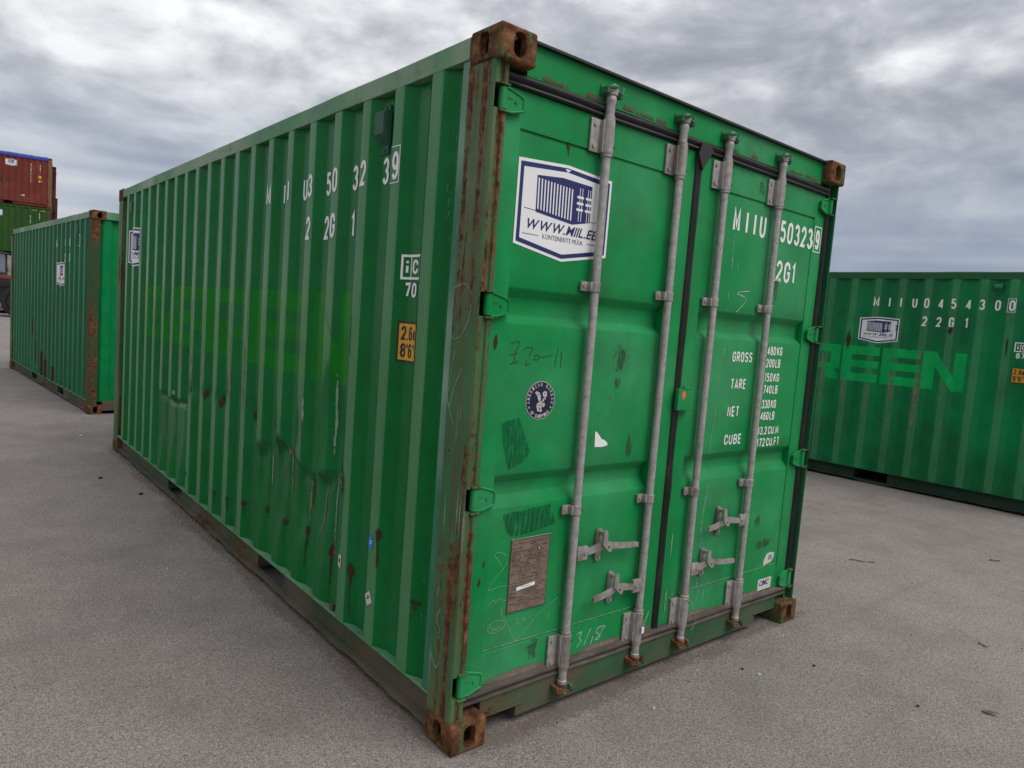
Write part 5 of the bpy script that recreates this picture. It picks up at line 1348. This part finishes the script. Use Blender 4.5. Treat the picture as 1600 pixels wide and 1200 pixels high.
# --- machine parked in front of the pale container
def loader():
    M['tyre'] = flat('tyre_rubber', (.014, .013, .013), .8, var=.3, scale=12); M['lred'] = flat('red_machine_paint', (.20, .022, .03), .45, var=.25, scale=6, dirt=.6)
    M['lglass'] = flat('cab_glass', (.10, .13, .18), .12, var=.1); M['ldark'] = flat('black_machine_paint', (.012, .012, .013), .5)
    r = thing('wheel_loader', 'black and red wheel loader parked at the left edge before the pale container', 'loader', (1.12, 40.05, 0), R(157))
    for x in (-1.25, 1.25):
        for y in (-.72, .72):
            b = MB(); rings = []
            for t, rr in ((-.24, .50), (-.26, .62), (-.22, .72), (-.08, .75), (.08, .75), (.22, .72), (.26, .62), (.24, .50)):
                rings.append([(x + rr * math.cos(2 * math.pi * k / 28), y + t, .75 + rr * math.sin(2 * math.pi * k / 28)) for k in range(28)])
            b.loft(rings, caps=False)
            for k in range(14):
                a = 2 * math.pi * k / 14; b.tube((x + .74 * math.cos(a), y - .24, .75 + .74 * math.sin(a)), (x + .755 * math.cos(a + .12), y + .0, .75 + .755 * math.sin(a + .12)), .03, 6)
            w = b.build('wheel', 'tyre', r, smooth=40, recalc=True)
            MB().tube((x, y - .20, .75), (x, y + .20, .75), .48, 24).build('rim', 'ldark', w)
    MB().box(-1.9, 1.9, -.42, .42, .65, 1.45, .04).build('chassis', 'ldark', r)
    MB().box(-2.0, -.35, -.62, .62, 1.46, 1.74, .04).build('engine_hood', 'ldark', r)
    MB().box(-1.98, -.37, -.60, .60, 1.741, 1.95, .06).build('hood_cover', 'lred', r)
    cab = MB().box(-.30, .95, -.60, .60, 1.46, 2.10, .03).build('cab', 'ldark', r)
    b = MB()
    for x in (-.27, .90):
        for y in (-.57, .57): b.box(x, x + .05, y - .03, y + .03, 2.0, 2.95)
    b.box(-.36, 1.0, -.66, .66, 2.95, 3.05, .03); b.build('cab_frame', 'ldark', cab)
    MB().box(-.235, .91, -.55, .55, 2.09, 2.96).build('cab_glass', 'lglass', cab)
    b = MB()
    for y in (-.45, .45):
        b.loft([[(1.1, y - .06, 1.7), (1.1, y + .06, 1.7), (1.1, y + .06, 2.0), (1.1, y - .06, 2.0)], [(2.0, y - .06, 1.5), (2.0, y + .06, 1.5), (2.0, y + .06, 1.8), (2.0, y - .06, 1.8)], [(2.7, y - .06, .45), (2.7, y + .06, .45), (2.7, y + .06, .70), (2.7, y - .06, .70)]])
    b.build('lift_arm', 'lred', r, recalc=True)
    b = MB(); b.loft([[(2.65, y, .75), (2.85, y, 1.1), (2.72, y, .2), (3.0, y, .05), (3.55, y, .03), (3.55, y, .06), (3.02, y, .10), (2.80, y, .25)] for y in (-1.15, 1.15)]); b.build('bucket', 'ldark', r, recalc=True)
    MB().tube((-1.2, -.63, 1.9), (-.75, -.80, 2.35), .035, 8).build('exhaust_pipe', 'ldark', r)
loader()

# ================================================================== SMALL THINGS ON THE ASPHALT
def stone(loc, r, mat, label):
    bm = bmesh.new(); bmesh.ops.create_icosphere(bm, subdivisions=2, radius=1)
    for q in bm.verts:
        k = 1 + .35 * mnoise.noise(q.co * 1.3 + Vector((loc[0] * 9, loc[1] * 7, 0))); q.co = Vector((q.co.x * r * k, q.co.y * r * .8 * k, (q.co.z * .55 + .45) * r * k))
    o = MB().bm(bm).build('pebble', mat, None); o.location = (loc[0], loc[1], ground_z(*loc)); tag(o, label, 'pebble')
M['chip'] = flat('white_chip', (.62, .60, .56), .7); M['dstone'] = flat('dark_stone', (.02, .019, .018), .8)
stone((1.614, -.268), .010, 'chip', 'small white stone chip lying in front of the right-hand door')
stone((.931, -.184), .006, 'chip', 'tiny white crumb lying in front of the left-hand door')
stone((1.951, -.368), .009, 'dstone', 'small black pebble lying off the right bottom corner of the container')
stone((1.594, -.190), .008, 'dstone', 'tiny black pebble just behind the white stone chip')
stone((2.001, -.833), .008, 'dstone', 'lone black pebble on the asphalt, nearest the right foreground')
stone((-.165, 6.837), .018, 'chip', 'white stone on the asphalt before the left-hand container')
stone((-.316, 4.793), .018, 'dstone', 'black pebble on the asphalt left of the dented container, farther one')
stone((-.142, 4.141), .018, 'dstone', 'black pebble on the asphalt close to the dented side, nearer one')
def twig(a, b2, r, label):
    pts = [Vector((a[0], a[1], ground_z(*a) + r)).lerp(Vector((b2[0], b2[1], ground_z(*b2) + r)), k / 7) + Vector((0, 0.012 * math.sin(k * 1.4), .004 * math.sin(k))) for k in range(8)]
    o = MB().poly_tube(pts, r).build('twig', M['twigm'], None, smooth=60); tag(o, label, 'twig')
M['twigm'] = flat('dry_twig', (.16, .095, .05), .9, var=.3)
twig((3.918, .372), (4.046, .244), .004, 'longest dry twig lying right of the container')
twig((3.079, -.748), (3.057, -.788), .003, 'short twig near the right edge of the asphalt')
twig((5.129, -.198), (5.191, -.246), .005, 'thin twig before the right-hand container')
b = MB(); n = 9; rows = []
for i in range(n):
    t = i / (n - 1); w = .013 * math.sin(math.pi * t ** .8) + .0005
    rows.append([(-.035 + .07 * t, -w, .005 + .010 * t), (-.035 + .07 * t, 0, .001 + .012 * t * t), (-.035 + .07 * t, w, .007 + .006 * t)])
b.loft(rows, close=False); lo = b.build('dry_leaf', 'twigm', None, smooth=80); lo.location = (2.23, -1.052, .002); lo.rotation_euler = (0, 0, R(-65))
tag(lo, 'curled brown leaf on the asphalt at lower right', 'leaf')
# loose grit
random.seed(5)
g = MB()
def inside(x, y): return -.02 < x < 2.46 and -.02 < y < 6.08
cnt = 0
while cnt < 2600:
    if random.random() < .22: x, y = random.uniform(-.10, .0), random.uniform(.1, 6.1)
    elif random.random() < .18: x, y = random.uniform(0, 2.5), random.uniform(-.12, .04)
    else:
        d = random.uniform(.5, 7) ; a = R(random.uniform(-8, 92)); x, y = -1.47 + d * math.sin(a), -1.95 + d * math.cos(a)
    if inside(x, y): continue
    cnt += 1
    r = random.uniform(.0012, .0032) * (1 + .8 * (random.random() < .06)); z = ground_z(x, y); g.mi = random.choice((0, 0, 1, 2, 2, 2))
    a = random.uniform(0, 6.28); c, s = math.cos(a) * r, math.sin(a) * r
    g.add([(x + c, y + s, z + r * .3), (x - s, y + c, z + r * .2), (x - c, y - s, z + r * .4), (x + s, y - c, z + r * .3), (x, y, z + r * 1.1), (x, y, z - r * .3)], [(0, 1, 4), (1, 2, 4), (2, 3, 4), (3, 0, 4), (1, 0, 5), (2, 1, 5), (3, 2, 5), (0, 3, 5)])
M['grit'] = flat('grey_grit', (.20, .18, .165), .9, var=.3)
go = g.build('loose_grit', ['chip', 'dstone', 'grit'], None)
go['kind'] = 'stuff'; tag(go, 'fine loose grit scattered over the asphalt', 'grit')
